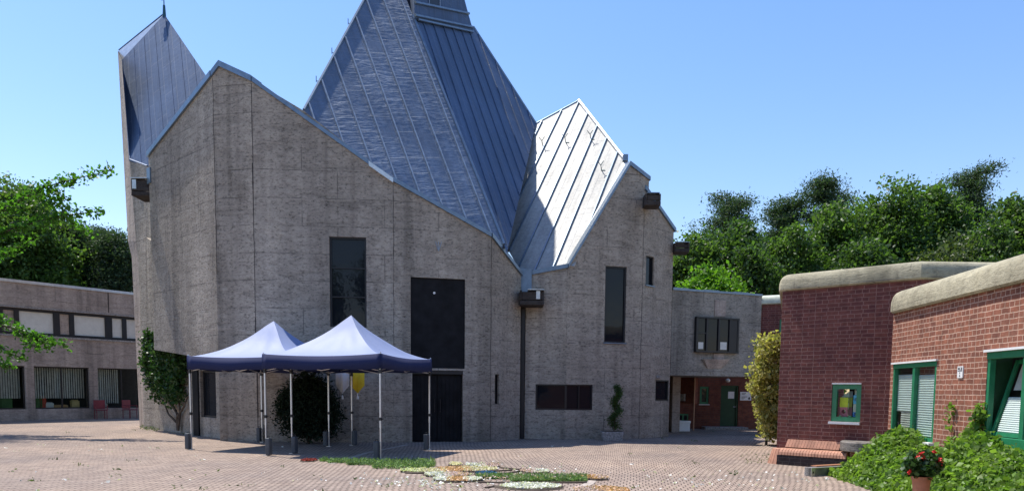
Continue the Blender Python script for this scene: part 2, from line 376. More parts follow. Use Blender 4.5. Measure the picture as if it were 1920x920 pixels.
def facade(W, tops, holes=(), bottom=None, t=.5, m=None, name='wall', parent=None):
    """tops: list of (s,z) left to right; bottom: list of (s,z) right to left"""
    bot = bottom or [(tops[-1][0], -.05), (tops[0][0], -.05)]
    mb = MB(); mb.slab(W, list(tops) + list(bot), [rp(h) for h in holes], t); return mb.build(name, m or M['concrete'], parent or church, weld=False)
def window(W, r, parent, depth=.16, fw=.07, splits=(), hsplits=(), frame=None, glass=None, name='window', sill=False):
    s0, s1, z0, z1 = r; mb = MB(); o0, o1 = -depth - .05, -depth + .03
    mb.wbox(W, s0, s0 + fw, z0, z1, o0, o1); mb.wbox(W, s1 - fw, s1, z0, z1, o0, o1)
    mb.wbox(W, s0 + fw, s1 - fw, z0, z0 + fw, o0, o1); mb.wbox(W, s0 + fw, s1 - fw, z1 - fw, z1, o0, o1)
    for q in splits: a = s0 + (s1 - s0) * q; mb.wbox(W, a - fw / 2, a + fw / 2, z0 + fw, z1 - fw, o0, o1 - .004)
    for q in hsplits: a = z0 + (z1 - z0) * q; mb.wbox(W, s0 + fw, s1 - fw, a - fw / 3, a + fw / 3, o0, o1 - .008)
    f = mb.build(name, frame or M['black'], parent)
    mb = MB(); mb.wbox(W, s0 + fw * .5, s1 - fw * .5, z0 + fw * .5, z1 - fw * .5, -depth - .03, -depth - .02)
    mb.build('pane', glass or M['glass'], f)
    if sill:
        mb = MB(); mb.wbox(W, s0 - .03, s1 + .03, z0 - .035, z0 - .003, -depth - .05, .05); mb.build('sill', M['zinc_trim'] if sill is True else sill, f)
    return f
def edge_trim(pts, wd=.32, h=.14, name='roof_edge', m=None, out=.07, back=Vector((0, 1, 0))):
    mb = MB()
    for a, b in zip(pts, pts[1:]):
        a = Vector(a); b = Vector(b); d = b - a; nrm = Vector((d.y, -d.x, 0)).normalized()
        if nrm.dot(Vector((a.x, a.y, 0))) > 0: nrm = -nrm
        up = Vector((0, 0, 1)); q = [a + nrm * out, b + nrm * out, b - nrm * wd, a - nrm * wd]
        mb.hexa([p - up * .05 for p in q], [p + up * (h - .05) for p in q])
    return mb.build(name, m or M['zinc_trim'], church)

# --- tower on the left
dT = 29.0
tl = [dep(262, 800, 29.6), dep(247, 482, 29.7), dep(240, 452, 29.9), dep(221, 96, 32.0)]
tr_ = [dep(270, 803, 28.3), dep(259, 482, 28.6), dep(255, 452, 28.7), dep(243, 300, 28.9), dep(228, 113, 30.0)]
tl[0].z = -.05; tr_[0].z = -.05
mb = MB()
mb.face([tl[0], tr_[0], tr_[1], tl[1]]); mb.face([tl[1], tr_[1], tr_[2], tl[2]]); mb.face([tl[2], tr_[2], tr_[3], tr_[4], tl[3]])
bk = Vector((1.2, 3.2, 0))
for i in range(3): mb.face([tl[i], tl[i + 1], tl[i + 1] + bk, tl[i] + bk])
mb.build('tower_wall', M['concrete_wing'], church, fix=False)
# shaded front wall of the tower, from the lit edge to the main mass
R0z = Vector((R0.x, R0.y, -.05)); f1 = dep(291, 330, R0.y - .2)
mb = MB(); mb.face([tr_[0], R0z, f1, dep(276, 312, 28.0), tr_[3], tr_[2], tr_[1]])
mb.face([R0z, R0z + Vector((4, 3, 0)), f1 + Vector((4, 3, 0)), f1])
mb.build('tower_wall', M['concrete'], church, fix=False)
ap = dep(308, 27, 31.3)
TPa = tr_[3]; TPb = dep(276, 312, 28.2)
tn = (TPb - TPa).cross(ap - TPa).normalized()
if tn.y > 0: tn = -tn

def roof_poly(mb, pts, up, spacing=.6, sw=.035, sh=.05, seam_mi=1, phase=.3, skip=()):
    """flat roof facet with raised standing seams running along the fall line 'up'"""
    P = [Vector(p) for p in pts]; n = Vector((0, 0, 0))
    for i in range(1, len(P) - 1): n += (P[i] - P[0]).cross(P[i + 1] - P[0])
    n.normalize()
    if n.z < 0: n = -n
    if up is None: up = Vector((0, 0, 1))
    u = (up - n * up.dot(n)).normalized(); v = n.cross(u)
    uv = [(p.dot(v), p.dot(u)) for p in P]
    mb.face(P, [(a, b) for a, b in uv], 0)
    lo = min(a for a, b in uv); hi = max(a for a, b in uv); k = lo + spacing * phase; i = 0
    while k < hi:
        xs = []
        for (a, b), (c, d) in zip(uv, uv[1:] + uv[:1]):
            if (a - k) * (c - k) < 0: xs.append(b + (d - b) * (k - a) / (c - a))
        xs.sort()
        for y0, y1 in zip(xs[::2], xs[1::2]):
            if y1 - y0 < .3 or i in skip: continue
            base = P[0] - v * uv[0][0] - u * uv[0][1]
            q = lambda a, b, h: base + v * a + u * b + n * h
            y0 += .05; y1 -= .08
            jit = random.uniform(-.015, .015)
            mb.hexa([q(k - sw + jit, y0, -.01), q(k + sw + jit, y0, -.01), q(k + sw, y1, -.01), q(k - sw, y1, -.01)],
                    [q(k - sw * .7 + jit, y0, sh), q(k + sw * .7 + jit, y0, sh), q(k + sw * .7, y1, sh), q(k - sw * .7, y1, sh)], seam_mi)
        k += spacing * random.uniform(.94, 1.06); i += 1
    return n, u, v

mb = MB()
tp = [tr_[4] if False else pln(x, y, TPa, tn) for x, y in ((244, 300), (228, 113), (308, 27), (402, 165), (402, 330), (276, 312))]
roof_poly(mb, tp, pln(266, 60, TPa, tn) - pln(283, 300, TPa, tn), .62, .014, .02, 0)
mb.face([tp[1], ap, tp[2], tp[1]][:3])
mb.face([tp[3], tp[2], tp[2] + Vector((1.5, 3, -4)), tp[3] + Vector((1, 3, -1))])
mb.face([tp[3], tp[4], tp[4] + Vector((1, 3, -1)), tp[3] + Vector((1, 3, -1))])
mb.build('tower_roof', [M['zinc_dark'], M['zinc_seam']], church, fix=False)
# small sunlit cap on the tower's left side
c0 = tp[1] + Vector((-.0, 0, 0)); c1 = dep(222, 96, 32.0); c2 = tp[2]
mb = MB(); mb.face([c0, c2, c1]); mb.build('tower_cap', M['bright_trim'], church, fix=False)
mb = MB(); mb.face([c1, c2, c2 + Vector((1.2, 2.6, -3.5)), c1 + Vector((1.2, 2.6, -2))]); mb.build('tower_roof', M['zinc_dark'], church, fix=False)
mb = MB(); mb.tube(c1 + Vector((0, .05, .05)), c2 + Vector((0, .05, .06)), .035, .035, 6); mb.tube(tp[1], tp[0], .04, .04, 6); mb.tube(tp[0], tp[5], .05, .05, 6)
mb.build('roof_edge', M['zinc_dark'], church)
# weather vane
pa = tp[2]; mb = MB(); mb.tube(pa - Vector((0, 0, .1)), pa + Vector((0, 0, .34)), .07, .045, 8); mb.tube(pa, pa + Vector((0, 0, .95)), .022, .018, 6)
vane = mb.build('weather_vane', M['bronze'], church)
out = [(-.52, .95), (-.50, .80), (-.40, .74), (-.36, .60), (-.31, .62), (-.30, .72), (-.24, .72), (-.22, .58), (-.16, .60), (-.14, .72), (-.06, .70), (-.10, .55), (-.04, .56), (0, .72), (.12, .74), (.20, .62), (.26, .78), (.34, .74), (.28, .92), (.24, 1.15), (.30, 1.32), (.14, 1.22), (.06, 1.02), (-.14, 1.0), (-.30, 1.08), (-.42, 1.30), (-.56, 1.25), (-.60, 1.05)]
WV = Wall((pa.x - 1, pa.y), (pa.x + 1, pa.y)); mb = MB(); mb.slab(WV, [(x + 1, pa.z + z - .02) for x, z in out], (), .03, .015)
mb.build('rooster', M['bronze'], vane)

# --- recessed wall under the overhang, with a window
WR = Wall(R0, R1 + (R1 - R0).normalized() * .6)
zt = 3.6; wr = WR.rect(376, 694, 405, 782)
pl0 = WR.rect(364, 700, 374, 800)
facade(WR, [(-.3, 7.0), (2.5, 6.0), (WR.L, 6.0)], [wr], t=.4)
window(WR, wr, church, .12, .06)
mb = MB(); mb.wbox(WR, pl0[0], pl0[1], 0, 3.2, 0.0, .05); mb.build('downpipe', M['black_panel'], church)

# --- facets of the main mass
WL1 = Wall(M0, M1); WL2 = Wall(M1, M2); W23 = Wall(M2, M3); W34 = Wall(M3, M4); W45 = Wall(M4, M5)
WN0 = Wall(N0, N1); WN1 = Wall(N1, N2); WN2 = Wall(N2, N3)
zM0 = zat(M0, 292); zfold = zat(M1, 141); pk = WL2.hit(412, 122); zM2 = zat(M2, 150)
zM3 = zat(M3, 337); zM4 = zat(M4, 441); zM5 = zat(M5, 514)
b0 = zat(M0, 655); b1 = zat(M1, 676)
# upper left facet, its under edge sloping
facade(WL1, [(0, zM0), (WL1.L, zfold)], bottom=[(WL1.L, b1), (0, b0)], t=.5)
q0 = WL1.pt(0, b0, -.5); q1 = WL1.pt(WL1.L, b1, -.5)
mb = MB(); mb.hexa([WL1.pt(0, b0 + .02, -.48), WL1.pt(WL1.L, b1 + .02, -.48), WL1.pt(WL1.L, b1 + .02, -.48) + Vector((0, 2.4, 0)), Vector((R0.x + .2, R0.y + .2, b0 + .02))],
        [WL1.pt(0, b0 + .3, -.48), WL1.pt(WL1.L, b1 + .3, -.48), WL1.pt(WL1.L, b1 + .3, -.48) + Vector((0, 2.4, 0)), Vector((R0.x + .2, R0.y + .2, b0 + .3))])
mb.build('soffit', M['concrete'], church)
# left return of the upper mass
mb = MB(); a = WL1.pt(0, 0, 0); r0 = Vector((R0.x - .05, R0.y + .35, 0))
mb.face([Vector((a.x, a.y, b0)), Vector((a.x, a.y, zM0)), Vector((r0.x, r0.y, zM0)), Vector((r0.x, r0.y, b0))]); mb.build('wall', M['concrete'], church, fix=False)
facade(WL2, [(0, zfold), (pk[0], pk[1]), (WL2.L, zM2)], t=.5)
mb = MB(); mb.face([WL2.pt(0, -.05), WL2.pt(0, b1 + .1), WL2.pt(0, b1 + .1, -.5) + Vector((.2, .9, 0)), WL2.pt(0, -.05, -.5) + Vector((.2, .9, 0))]); mb.build('wall', M['concrete'], church, fix=False)
w1 = W23.rect(618, 444, 687, 613)
facade(W23, [(0, zM2), (W23.hit(570, 208)[0], W23.hit(570, 208)[1]), (W23.L, zM3)], [w1])
window(W23, w1, church, .10, .055, hsplits=(.34, .66))
dr = W34.rect(773, 696, 868, 829); dr = (dr[0], dr[1], -.0, dr[3]); pn = W34.rect(770, 521, 872, 690)
facade(W34, [(0, zM3), (W34.L, zM4)], [pn, (dr[0], dr[1], .002, pn[2] - .06)])
mb = MB(); mb.wbox(W34, .1, W34.L - .1, 0, zM4 - .8, -.9, -.6); mb.build('sun_leak_block', M['room'], church)  # unseen backing added to stop sun leaking through the door gaps
mb = MB(); mb.wbox(W34, pn[0], pn[1], pn[2], pn[3], -.16, -.06); mb.build('metal_panel', M['black_panel'], church)
p_ = W34.hit(814, 549, -.06); mb = MB(); mb.tube(W34.pt(p_[0], p_[1], -.07), W34.pt(p_[0], p_[1], -.03), .035, .035, 12); mb.build('doorbell_lamp', M['white'], church)
mb = MB(); mb.wbox(W34, dr[0], dr[1], pn[2] - .17, pn[2] - .065, -.2, -.03); mb.build('lintel', M['black'], church)
mdl = (dr[0] + dr[1]) / 2
for a, b in ((dr[0] + .02, mdl - .006), (mdl + .006, dr[1] - .02)):
    mb = MB(); mb.wbox(W34, a, b, .02, pn[2] - .18, -.22, -.15)
    for k in range(6):
        s_ = a + (b - a) * (k + .5) / 6; mb.wbox(W34, s_ - .05, s_ + .05, .06, pn[2] - .24, -.15, -.14)
    d_ = mb.build('door', M['black_panel'], church)
    hs = b - .08 if a < mdl - .1 else a + .08
    mb = MB(); mb.tube(W34.pt(hs, .9, -.08), W34.pt(hs, 1.3, -.08), .014); mb.tube(W34.pt(hs, .93, -.14), W34.pt(hs, .93, -.08), .01); mb.tube(W34.pt(hs, 1.27, -.14), W34.pt(hs, 1.27, -.08), .01); mb.build('handle', M['black'], d_)
sl_ = W45.rect(928, 701, 936, 757)
facade(W45, [(0, zM4), (W45.L, zM5)], [sl_]); window(W45, sl_, church, .1, .03)
# downpipe in the joint, metal tray above the spout
jx = (M5 + N0) / 2
mb = MB(); mb.box((jx.x, jx.y + .10, 2.1), (.12, .12, 4.2)); mb.build('downpipe', M['black'], church)
mb = MB(); mb.box((jx.x, jx.y + .5, 2.6), (1.2, .3, 5.2)); mb.build('wall', M['spout'], church)
lw = WN0.rect(1004, 720, 1111, 768)
lw = (lw[0], lw[1], lw[2], lw[3])
zN0 = zat(N0, 514); zN1 = zat(N1, 499)
# the low window crosses the fold at N1; each facet carries its own half
sN = WN0.L; la = (lw[0], sN - .0, lw[2], lw[3])
rb = WN1.rect(1062, 721, 1111, 768); hb = (0.0, rb[1], lw[2], lw[3])
def notch(W, tops, r, side):
    """wall face with an opening that touches its left or right end"""
    s0, s1, z0, z1 = r
    if side == 'r': poly = list(tops) + [(W.L, z1), (s0, z1), (s0, z0), (W.L, z0), (W.L, -.05), (0, -.05)]
    else: poly = list(tops) + [(W.L, -.05), (0, -.05), (0, z0), (s1, z0), (s1, z1), (0, z1)]
    return poly
mb = MB(); mb.slab(WN0, notch(WN0, [(0, zN0), (WN0.L, zN1)], la, 'r'), [], .5); mb.build('wall', M['concrete'], church, weld=False)
window(WN0, la, church, .06, .045, name='window')
tw = WN1.rect(1134, 499, 1174, 642); pk2 = WN1.hit(1181, 307); e2 = WN1.hit(1217, 336)
mb = MB(); mb.slab(WN1, notch(WN1, [(0, zN1), pk2, e2, (e2[0], e2[1] - .35), (WN1.L, WN1.hit(1208, 352)[1])], hb, 'l'), [rp(tw)], .5); mb.build('wall', M['concrete'], church, weld=False)
window(WN1, hb, church, .06, .045, splits=(.5,)); window(WN1, tw, church, .08, .05, sill=True)
zN2 = zat(N2, 352); zN3 = zat(N3, 432)
tw2 = WN2.rect(1211, 480, 1226, 535); cw = WN2.rect(1229, 712, 1256, 751)
cw = (cw[0], min(cw[1], WN2.L - .06), cw[2], cw[3])
facade(WN2, [(0, zN2), (WN2.L, zN3)], [tw2, cw]); window(WN2, tw2, church, .08, .035, sill=True); window(WN2, cw, church, .05, .045)
W3b = Wall(N3, N3 + Vector((1.1, 7.5)), flip=True)
mb = MB(); mb.face([Vector((*N3, -.05)), Vector((*N3, zN3)), Vector((N3.x + 1.1, N3.y + 7.5, zN3)), Vector((N3.x + 1.1, N3.y + 7.5, -.05))]); mb.build('wall', M['concrete'], church, fix=False)
# small lamps above the corner window
mb = MB()
for k in (0, .11): mb.box(WN2.pt(cw[0] + .03 + k, cw[3] + .1, .04), (.07, .07, .09))
mb.build('wall_lamp', M['stone'], church, bevel=.01)

# --- body behind the facades (tops of the folded masses)
back = Vector((.5, 7, -.0))
mb = MB()
tops = [WL1.pt(0, zM0 - .06), WL1.pt(WL1.L, zfold - .06), WL2.pt(pk[0], pk[1] - .06), WL2.pt(WL2.L, zM2 - .06), W23.pt(W23.L, zM3 - .06)]
for a, b in zip(tops, tops[1:]):
    if b is tops[-1]: mb.face([a, b, b + Vector((0, .7, -.3)), a + Vector((.3, 5.5, -.3))])
    else: mb.face([a, b, b + Vector((.3, 5.5, -.3)), a + Vector((.3, 5.5, -.3))])
mb.build('roof', M['zinc_dark'], church, fix=False); mb = MB()
t2 = [WN1.pt(pk2[0] - .3, pk2[1] - .6), WN1.pt(pk2[0], pk2[1] - .06), WN1.pt(e2[0], e2[1] - .06)]
for a, b in zip(t2, t2[1:]): mb.face([a, b, b + Vector((.8, 6, -.8)), a + Vector((.8, 6, -.8))])
mb.build('roof', M['zinc_dark'], church, fix=False); mb = MB()
a, b = WN2.pt(0, zN2 - .05), WN2.pt(WN2.L, zN3 - .05); mb.face([a, b, b + Vector((1.1, 7.5, 0)), a + Vector((1.1, 7.5, -.4))])
mb.build('roof', M['zinc_dark'], church, fix=False)

edge_trim([WL1.pt(0, zM0), WL1.pt(WL1.L, zfold), WL2.pt(pk[0], pk[1]), WL2.pt(WL2.L, zM2)], .5, .16)
edge_trim([WL2.pt(WL2.L, zM2), W23.pt(W23.L, zM3)], .5, .12, out=.05)
edge_trim([W34.pt(0, zM3), W34.pt(W34.L, zM4), W45.pt(W45.L, zM5)], .4, .12)
k0 = W23.hit(692, 306); edge_trim([W23.pt(k0[0], k0[1] - .04, .07), W23.pt(W23.L + .02, zM3 - .05, .07)], .1, .13, m=M['bright_trim'], out=.03)
edge_trim([WN0.pt(0, zN0), WN0.pt(WN0.L, zN1), WN1.pt(pk2[0], pk2[1]), WN1.pt(e2[0] + .03, e2[1])], .35, .13, out=.06)
edge_trim([WN2.pt(.02, zN2), WN2.pt(WN2.L + .05, zN3)], .35, .13)

# --- the spire
A = dep(735, 338, W34.a.y + .5); B = W34.pt(W34.L, zM4 + .05, -.3); C = dep(774, 30, 26.1)
n1 = (B - A).cross(C - A).normalized(); n1 = n1 if n1.y < 0 else -n1
V0 = dep(950, 465, 24.7)
Rg0 = pln(945, 458, A, n1); Rg1 = pln(774, 30, A, n1); Rga = pln(729, -84, A, n1)
mb = MB()
low = [pln(x, y, A, n1) for x, y in ((945, 470), (925, 446), (735, 345), (500, 168 + 60))]
P1 = [Rga, pln(570, 206, A, n1), pln(562, 222, A, n1), pln(735, 356, A, n1), pln(925, 452, A, n1), Rg0]
roof_poly(mb, P1, pln(692, 7, A, n1) - pln(830, 380, A, n1), .62, .03, .055, phase=.5)
# right facet: holds the ridge and leans away
L0 = WN0.pt(0, zN0 + .04, -.12); L1 = WN0.pt(WN0.L, zN1 + .04, -.12); PK = dep(1085, 189, 31.2)
n3 = (L1 - L0).cross(PK - L0).normalized(); n3 = n3 if n3.z > 0 else -n3
Q = pln(1005, 232, L0, n3)
n2 = (Rg1 - Rg0).cross(Q - Rg0).normalized(); n2 = n2 if n2.y < 0 else -n2
P2 = [pln(774, 30, Rg0, n2), Rg0, pln(960, 478, Rg0, n2), pln(978, 400, Rg0, n2), Q, pln(889, 53, Rg0, n2)]
P2b = [Rg1, Rg0, pln(950, 476, Rg0, n2), Q, pln(889, 53, Rg0, n2)]
print('n1', n1.dot(SUN), 'n2', n2.dot(SUN), 'n3', n3.dot(SUN), pln(955, 462, Rg0, n2).y, pln(955, 462, L0, n3).y)
rest = roof_poly(MB(), P1, None)
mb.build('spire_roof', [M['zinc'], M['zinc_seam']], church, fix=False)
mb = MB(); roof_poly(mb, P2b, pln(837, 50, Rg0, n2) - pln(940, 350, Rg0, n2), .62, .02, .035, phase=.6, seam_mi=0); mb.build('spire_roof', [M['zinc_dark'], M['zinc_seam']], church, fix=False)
# rear of the spire
Bk = Vector((-3.0, 36.0, 7.0)); Bl = Vector((-9.5, 30.0, 7.5)); Br = Vector((2.0, 32, 8.5))
aps = Rga + Vector((.3, .8, 0)); top2 = P2b[4]
mb = MB()
mb.face([Rga, P1[1], P1[2], Bl]); mb.face([Rga, Bl, Bk]); mb.face([P2b[4], P2b[3], Q + Vector((.2, 3, -4))]); mb.face([P2b[4], Q + Vector((.2, 3, -4)), Bk]); mb.face([P2b[4], Bk, Rga])
mb.build('spire_roof', M['zinc_dark'], church, fix=False)
mb = MB(); mb.tube(Rg0, Rg1, .06, .06, 6); mb.tube(P1[1], Rga, .05, .05, 6); mb.build('roof_edge', M['zinc_trim'], church); mb = MB(); mb.tube(P2b[3], P2b[4], .05, .05, 6)
mb.build('roof_edge', M['zinc_trim'], church)
for y_ in (45, 100, 153):
    x_ = 570 + (206 - y_) * .551; p = pln(x_, y_, A, n1); mb = MB(); mb.tube(p, p + Vector((-.10, 0, .02)), .012, n=4); mb.tube(p + Vector((-.10, 0, -.02)), p + Vector((-.10, 0, .16)), .014, n=4); mb.build('climbing_hook', M['zinc_trim'], church)
# belfry cut into the spire
Pb = pln(777, 34, Rg0, n2) + n2 * .10; nb = (pln(887, 57, Rg0, n2) - pln(777, 34, Rg0, n2)).cross(Vector((0, .22, 1))).normalized(); nb = nb if nb.y < 0 else -nb
bf = [pln(x, y, Pb, nb) for x, y in ((777, 34), (887, 57), (877, 22), (868, -12), (846, -80), (777, -95))]
mb = MB(); bb = [p + Vector((-.25, .7, -.05)) for p in bf]; mb.hexa(bf, bb); bel = mb.build('belfry', M['zinc_dark'], church)
mb = MB()
for (x0, y0, x1, y1) in ((777, 29, 887, 52), (777, 5, 878, 26)):
    a = pln(x0, y0, Pb, nb) + nb * .03; b = pln(x1, y1, Pb, nb) + nb * .03; mb.tube(a, b, .05, .05, 6)
mb.tube(pln(783, 37, Pb, nb) + nb * .02, pln(886, 60, Pb, nb) + nb * .02, .045, .045, 6)
mb.build('trim', M['zinc_trim'], bel)
wq = [pln(x, y, Pb, nb) for x, y in ((806, 12), (822, 14), (822, -40), (806, -42))]
mb = MB(); mb.hexa([p + nb * .012 for p in wq], [p + nb * -.1 for p in wq]); mb.build('louvre_opening', M['black'], bel)
mb = MB()
for (x0, y0), (x1, y1) in (((804, 13), (804, -40)), ((824, 15), (824, -40))):
    mb.tube(pln(x0, y0, Pb, nb) + nb * .02, pln(x1, y1, Pb, nb) + nb * .02, .02, .02, 5)
mb.build('opening_frame', M['zinc_seam'], bel)

# --- pale sunlit roof on the right
pp = [pln(x, y, L0, n3) for x, y in ((979, 514), (1065, 500), (1174, 303), (1085, 189), (1005, 232), (950, 464))]
mb = MB(); roof_poly(mb, pp, pln(1085, 195, L0, n3) - pln(962, 458, L0, n3), .60, .028, .06, phase=.75)
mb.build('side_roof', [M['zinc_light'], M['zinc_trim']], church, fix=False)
mb = MB()
mb.face([pp[3], pp[2], pp[2] + Vector((1.2, 4, -2)), pp[3] + Vector((1.2, 4, -4))]); mb.face([pp[4], pp[3], pp[3] + Vector((1.2, 4, -4)), pp[4] + Vector((.5, 2, -2))])
mb.build('side_roof', M['zinc_dark'], church, fix=False)
mb = MB(); mb.tube(pp[3], pp[2], .075, .075, 6); mb.build('roof_edge', M['bright_trim'], church)
a = pln(1068, 500, L0, n3); b = pln(1174, 306, L0, n3); v_ = (b - a).normalized(); s_ = n3.cross(v_) * .16
mb = MB(); mb.hexa([a - s_, b - s_, b + s_ * .6, a + s_ * .6], [p + n3 * .06 for p in (a - s_, b - s_, b + s_ * .6, a + s_ * .6)]); mb.build('roof_edge', M['bright_trim'], church)
mb = MB(); mb.box(pln(1173, 302, L0, n3) + n3 * .12, (.18, .18, .22)); mb.build('ridge_cap', M['zinc_trim'], church); mb = MB(); mb.tube(pp[4], pp[3], .04, n=6)
mb.build('roof_edge', M['zinc_trim'], church)
for x, y in ((1018, 274), (1061, 268), (1108, 262), (1128, 320)):
    p = pln(x, y, L0, n3); mb = MB(); mb.tube(p, p + n3 * .22, .015, n=5); q = p + n3 * .22
    mb.tube(q, q + Vector((-.11, 0, .13)), .014, n=5); mb.tube(q, q + Vector((.10, 0, .15)), .014, n=5); mb.tube(p + Vector((0, 0, .02)), p + Vector((.12, -.05, .0)), .014, n=5)
    mb.build('roof_hook', M['bronze'], church)

# --- concrete water spouts
def spout(px0, py0, px1, py1, y0, ln, lip, side=0, open_=True):
    c0 = dep((px0 + px1) / 2, (py0 + py1) / 2, y0); sc_ = y0 / F; wd = (px1 - px0) * sc_; h = (py1 - py0) * sc_
    mb = MB(); x0, x1 = c0.x - wd / 2, c0.x + wd / 2; z0, z1 = c0.z - h / 2, c0.z + h / 2; t = .07
    mb.box(((x0 + x1) / 2, y0 + ln / 2, z0 + t), (wd, ln, t * 2)); mb.box((x0 + t / 2, y0 + ln / 2, (z0 + z1) / 2 + t), (t, ln, h - t * 2 - .002)); mb.box((x1 - t / 2, y0 + ln / 2, (z0 + z1) / 2 + t), (t, ln, h - t * 2 - .002))
    mb.box(((x0 + x1) / 2, y0 + .04, (z0 + z1) / 2 + t * .8), (wd - 2 * t - .002, .07, h - 2 * t - .06))
    s = mb.build('water_spout', M['spout'], church, bevel=.02)
    mb = MB(); a, b = lip; mb.box((x0 + wd * (a + b) / 2, y0 + ln * .4, z1 + .012), (wd * (b - a), ln, .022))
    if open_:
        xx = x0 + wd * (.75 if side else .14); mb.box((xx, y0 - .012, z1 - h * .32), (wd * .16, .02, h * .55))
    mb.build('metal_lining', M['bright_trim'] if open_ else M['zinc_trim'], s)
    return s
spout(246, 336, 292, 366, 25.4, .9, (.02, .85)); spout(975, 544, 1020, 571, 23.6, .9, (.32, 1.0), 1)
spout(1210, 363, 1239, 384, 24.5, .6, (.1, .9), 0, False); spout(1265, 455, 1293, 472, 26.1, .6, (.1, 1.0), 0, False)
jz = zat(jx, 530); mb = MB(); mb.box((jx.x + .05, jx.y + .1, zat(jx, 525)), (.42, .2, .75)); mb.build('gutter_tray', M['zinc_trim'], church)
mb = MB(); p = WL1.hit(284, 328); mb.box(WL1.pt(.05, p[1], .02), (.26, .05, .5), math.atan2(WL1.u.y, WL1.u.x)); mb.build('gutter_tray', M['zinc_trim'], church)
# small forked metal emblem
h = W34.hit(822, 462); mb = MB(); c = W34.pt(h[0], h[1], .05)
for dx in (-.09, 0, .09): mb.tube(c + Vector((0, 0, -.14)), c + Vector((dx, -.02, .13)), .016, .010, 6)
mb.build('wall_emblem', M['zinc_seam'], church)

# pour joints at the folds of the facade
def joint(W, s_, z0, z1, wd=.03):
    mb = MB(); n = 14; 
    for k in range(n):
        a = z0 + (z1 - z0) * k / n; b = z0 + (z1 - z0) * (k + 1) / n; j = random.uniform(-.012, .012); w_ = wd * random.uniform(.5, 1.3)
        mb.wbox(W, s_ + j - w_ / 2, s_ + j + w_ / 2, a, b - .001, -.02, .004)
    mb.build('pour_joint', M['spout'], church)
joint(WL2, .02, b1 + 2.5, zfold - .1, .012); joint(WL2, WL2.L - .02, 0, zM2 - .1, .032); joint(W34, .02, 2.5, zM3 - .1, .012); joint(W45, .02, 0, zM4 - .1, .014); joint(WN2, .02, 0, zN2 - .3, .018)
# ================================================================== LEFT WING
WA = D(0, 33.0); WB = D(258, 37.9); du = (WB - WA).normalized(); WA2 = WA - du * 7; WB2 = WB + du * 1.5
WW = Wall(WA2, WB2)
wing = empty('parish_wing', (WW.pt(6, 0).x, WW.pt(6, 0).y, 0), 'low two storey concrete wing with a ribbon window left of the church', 'building')
ztop = zat(WA, 525)
zs0, zs1 = zat(WA, 624), zat(WA, 573); zg0, zg1 = zat(WA, 767), zat(WA, 684)
sA = WW.hit(-60, 600)[0]; sB = WW.L - .6
grp = []
def gx(px, py=725): return WW.hit(px, py)[0]
gw = [(gx(-50), gx(-6), 0), (gx(0) - .1, gx(48), 1), (gx(65), gx(168), 2), (gx(184), gx(262), 3)]
rib = (gx(-140, 600), gx(262, 600), zs0, zs1)
holes = [(a, b, zg0, zg1) for a, b, k in gw] + [rib]
mb = MB(); mb.slab(WW, [(0, ztop), (WW.L, ztop), (WW.L, -.05), (0, -.05)], [rp(h) for h in holes], .35); mb.build('wall', M['concrete_wing'], wing, weld=False)
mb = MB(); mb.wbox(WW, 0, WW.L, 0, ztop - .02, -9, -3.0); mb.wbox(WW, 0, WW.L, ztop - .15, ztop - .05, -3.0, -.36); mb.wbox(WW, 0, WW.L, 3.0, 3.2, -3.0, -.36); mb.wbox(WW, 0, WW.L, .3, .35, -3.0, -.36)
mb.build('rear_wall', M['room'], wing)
mb = MB(); mb.wbox(WW, -.05, WW.L, ztop, ztop + .12, -.5, .06); mb.build('roof_edge', M['bright_trim'], wing)
mb = MB(); mb.wbox(WW, rib[0], rib[1], zs0 - .09, zs0 - .003, -.2, .05); mb.wbox(WW, rib[0], rib[1], zs1 + .003, zs1 + .06, -.1, .04); mb.build('sill', M['stone'], wing)
# ribbon window: dark frame with pale panels
mb = MB(); fr_o = (-.22, -.10)
pans = [(-60, -34), (-26, 0), (8, 29), (38, 102), (114, 132), (141, 199), (212, 231), (239, 262)]
ss = [(gx(a, 600), gx(b, 600)) for a, b in pans]; hz = .12; prev = rib[0]
for a, b in ss: mb.wbox(WW, prev, a, zs0, zs1, *fr_o); prev = b
mb.wbox(WW, prev, rib[1], zs0, zs1, *fr_o)
for a, b in ss: mb.wbox(WW, a, b, zs0, zs0 + hz, *fr_o); mb.wbox(WW, a, b, zs1 - hz, zs1, *fr_o)
f = mb.build('ribbon_window', M['black'], wing)
for i, (a, b) in enumerate(ss):
    mb = MB(); mb.wbox(WW, a, b, zs0 + hz, zs1 - hz, -.20, -.17); mb.build('blind_panel', M['blind'] if i not in (2, 4) else M['concrete_wing'], f)
M['curtain'] = plain('grey_curtain', (.60, .58, .54), .8)
for a, b, k in gw:
    f = window(WW, (a, b, zg0, zg1), wing, .14, .06, glass=M['clear'], splits=(.5,) if k == 2 else ((.58,) if k == 3 else ()))
    mb = MB(); n = int((b - a) / .105)
    for q in range(n):
        s_ = a + .05 + (b - a - .1) * (q + .5) / n
        if k == 3 and q > n * .55: continue
        R = Matrix.Rotation(math.atan2(WW.u.y, WW.u.x) + random.uniform(.15, .65), 3, 'Z'); zz = zg0 + (.5 if k != 3 else .25)
        wdt = .085
        mb.box(WW.pt(s_, (zz + zg1) / 2 - .02, -.42), (wdt, .004, zg1 - zz), R=R)
    mb.build('vertical_blind', M['curtain'], f)
cols = [(.45, .06, .03), (.7, .7, .68), (.5, .28, .12), (.06, .16, .05), (.6, .45, .2)]
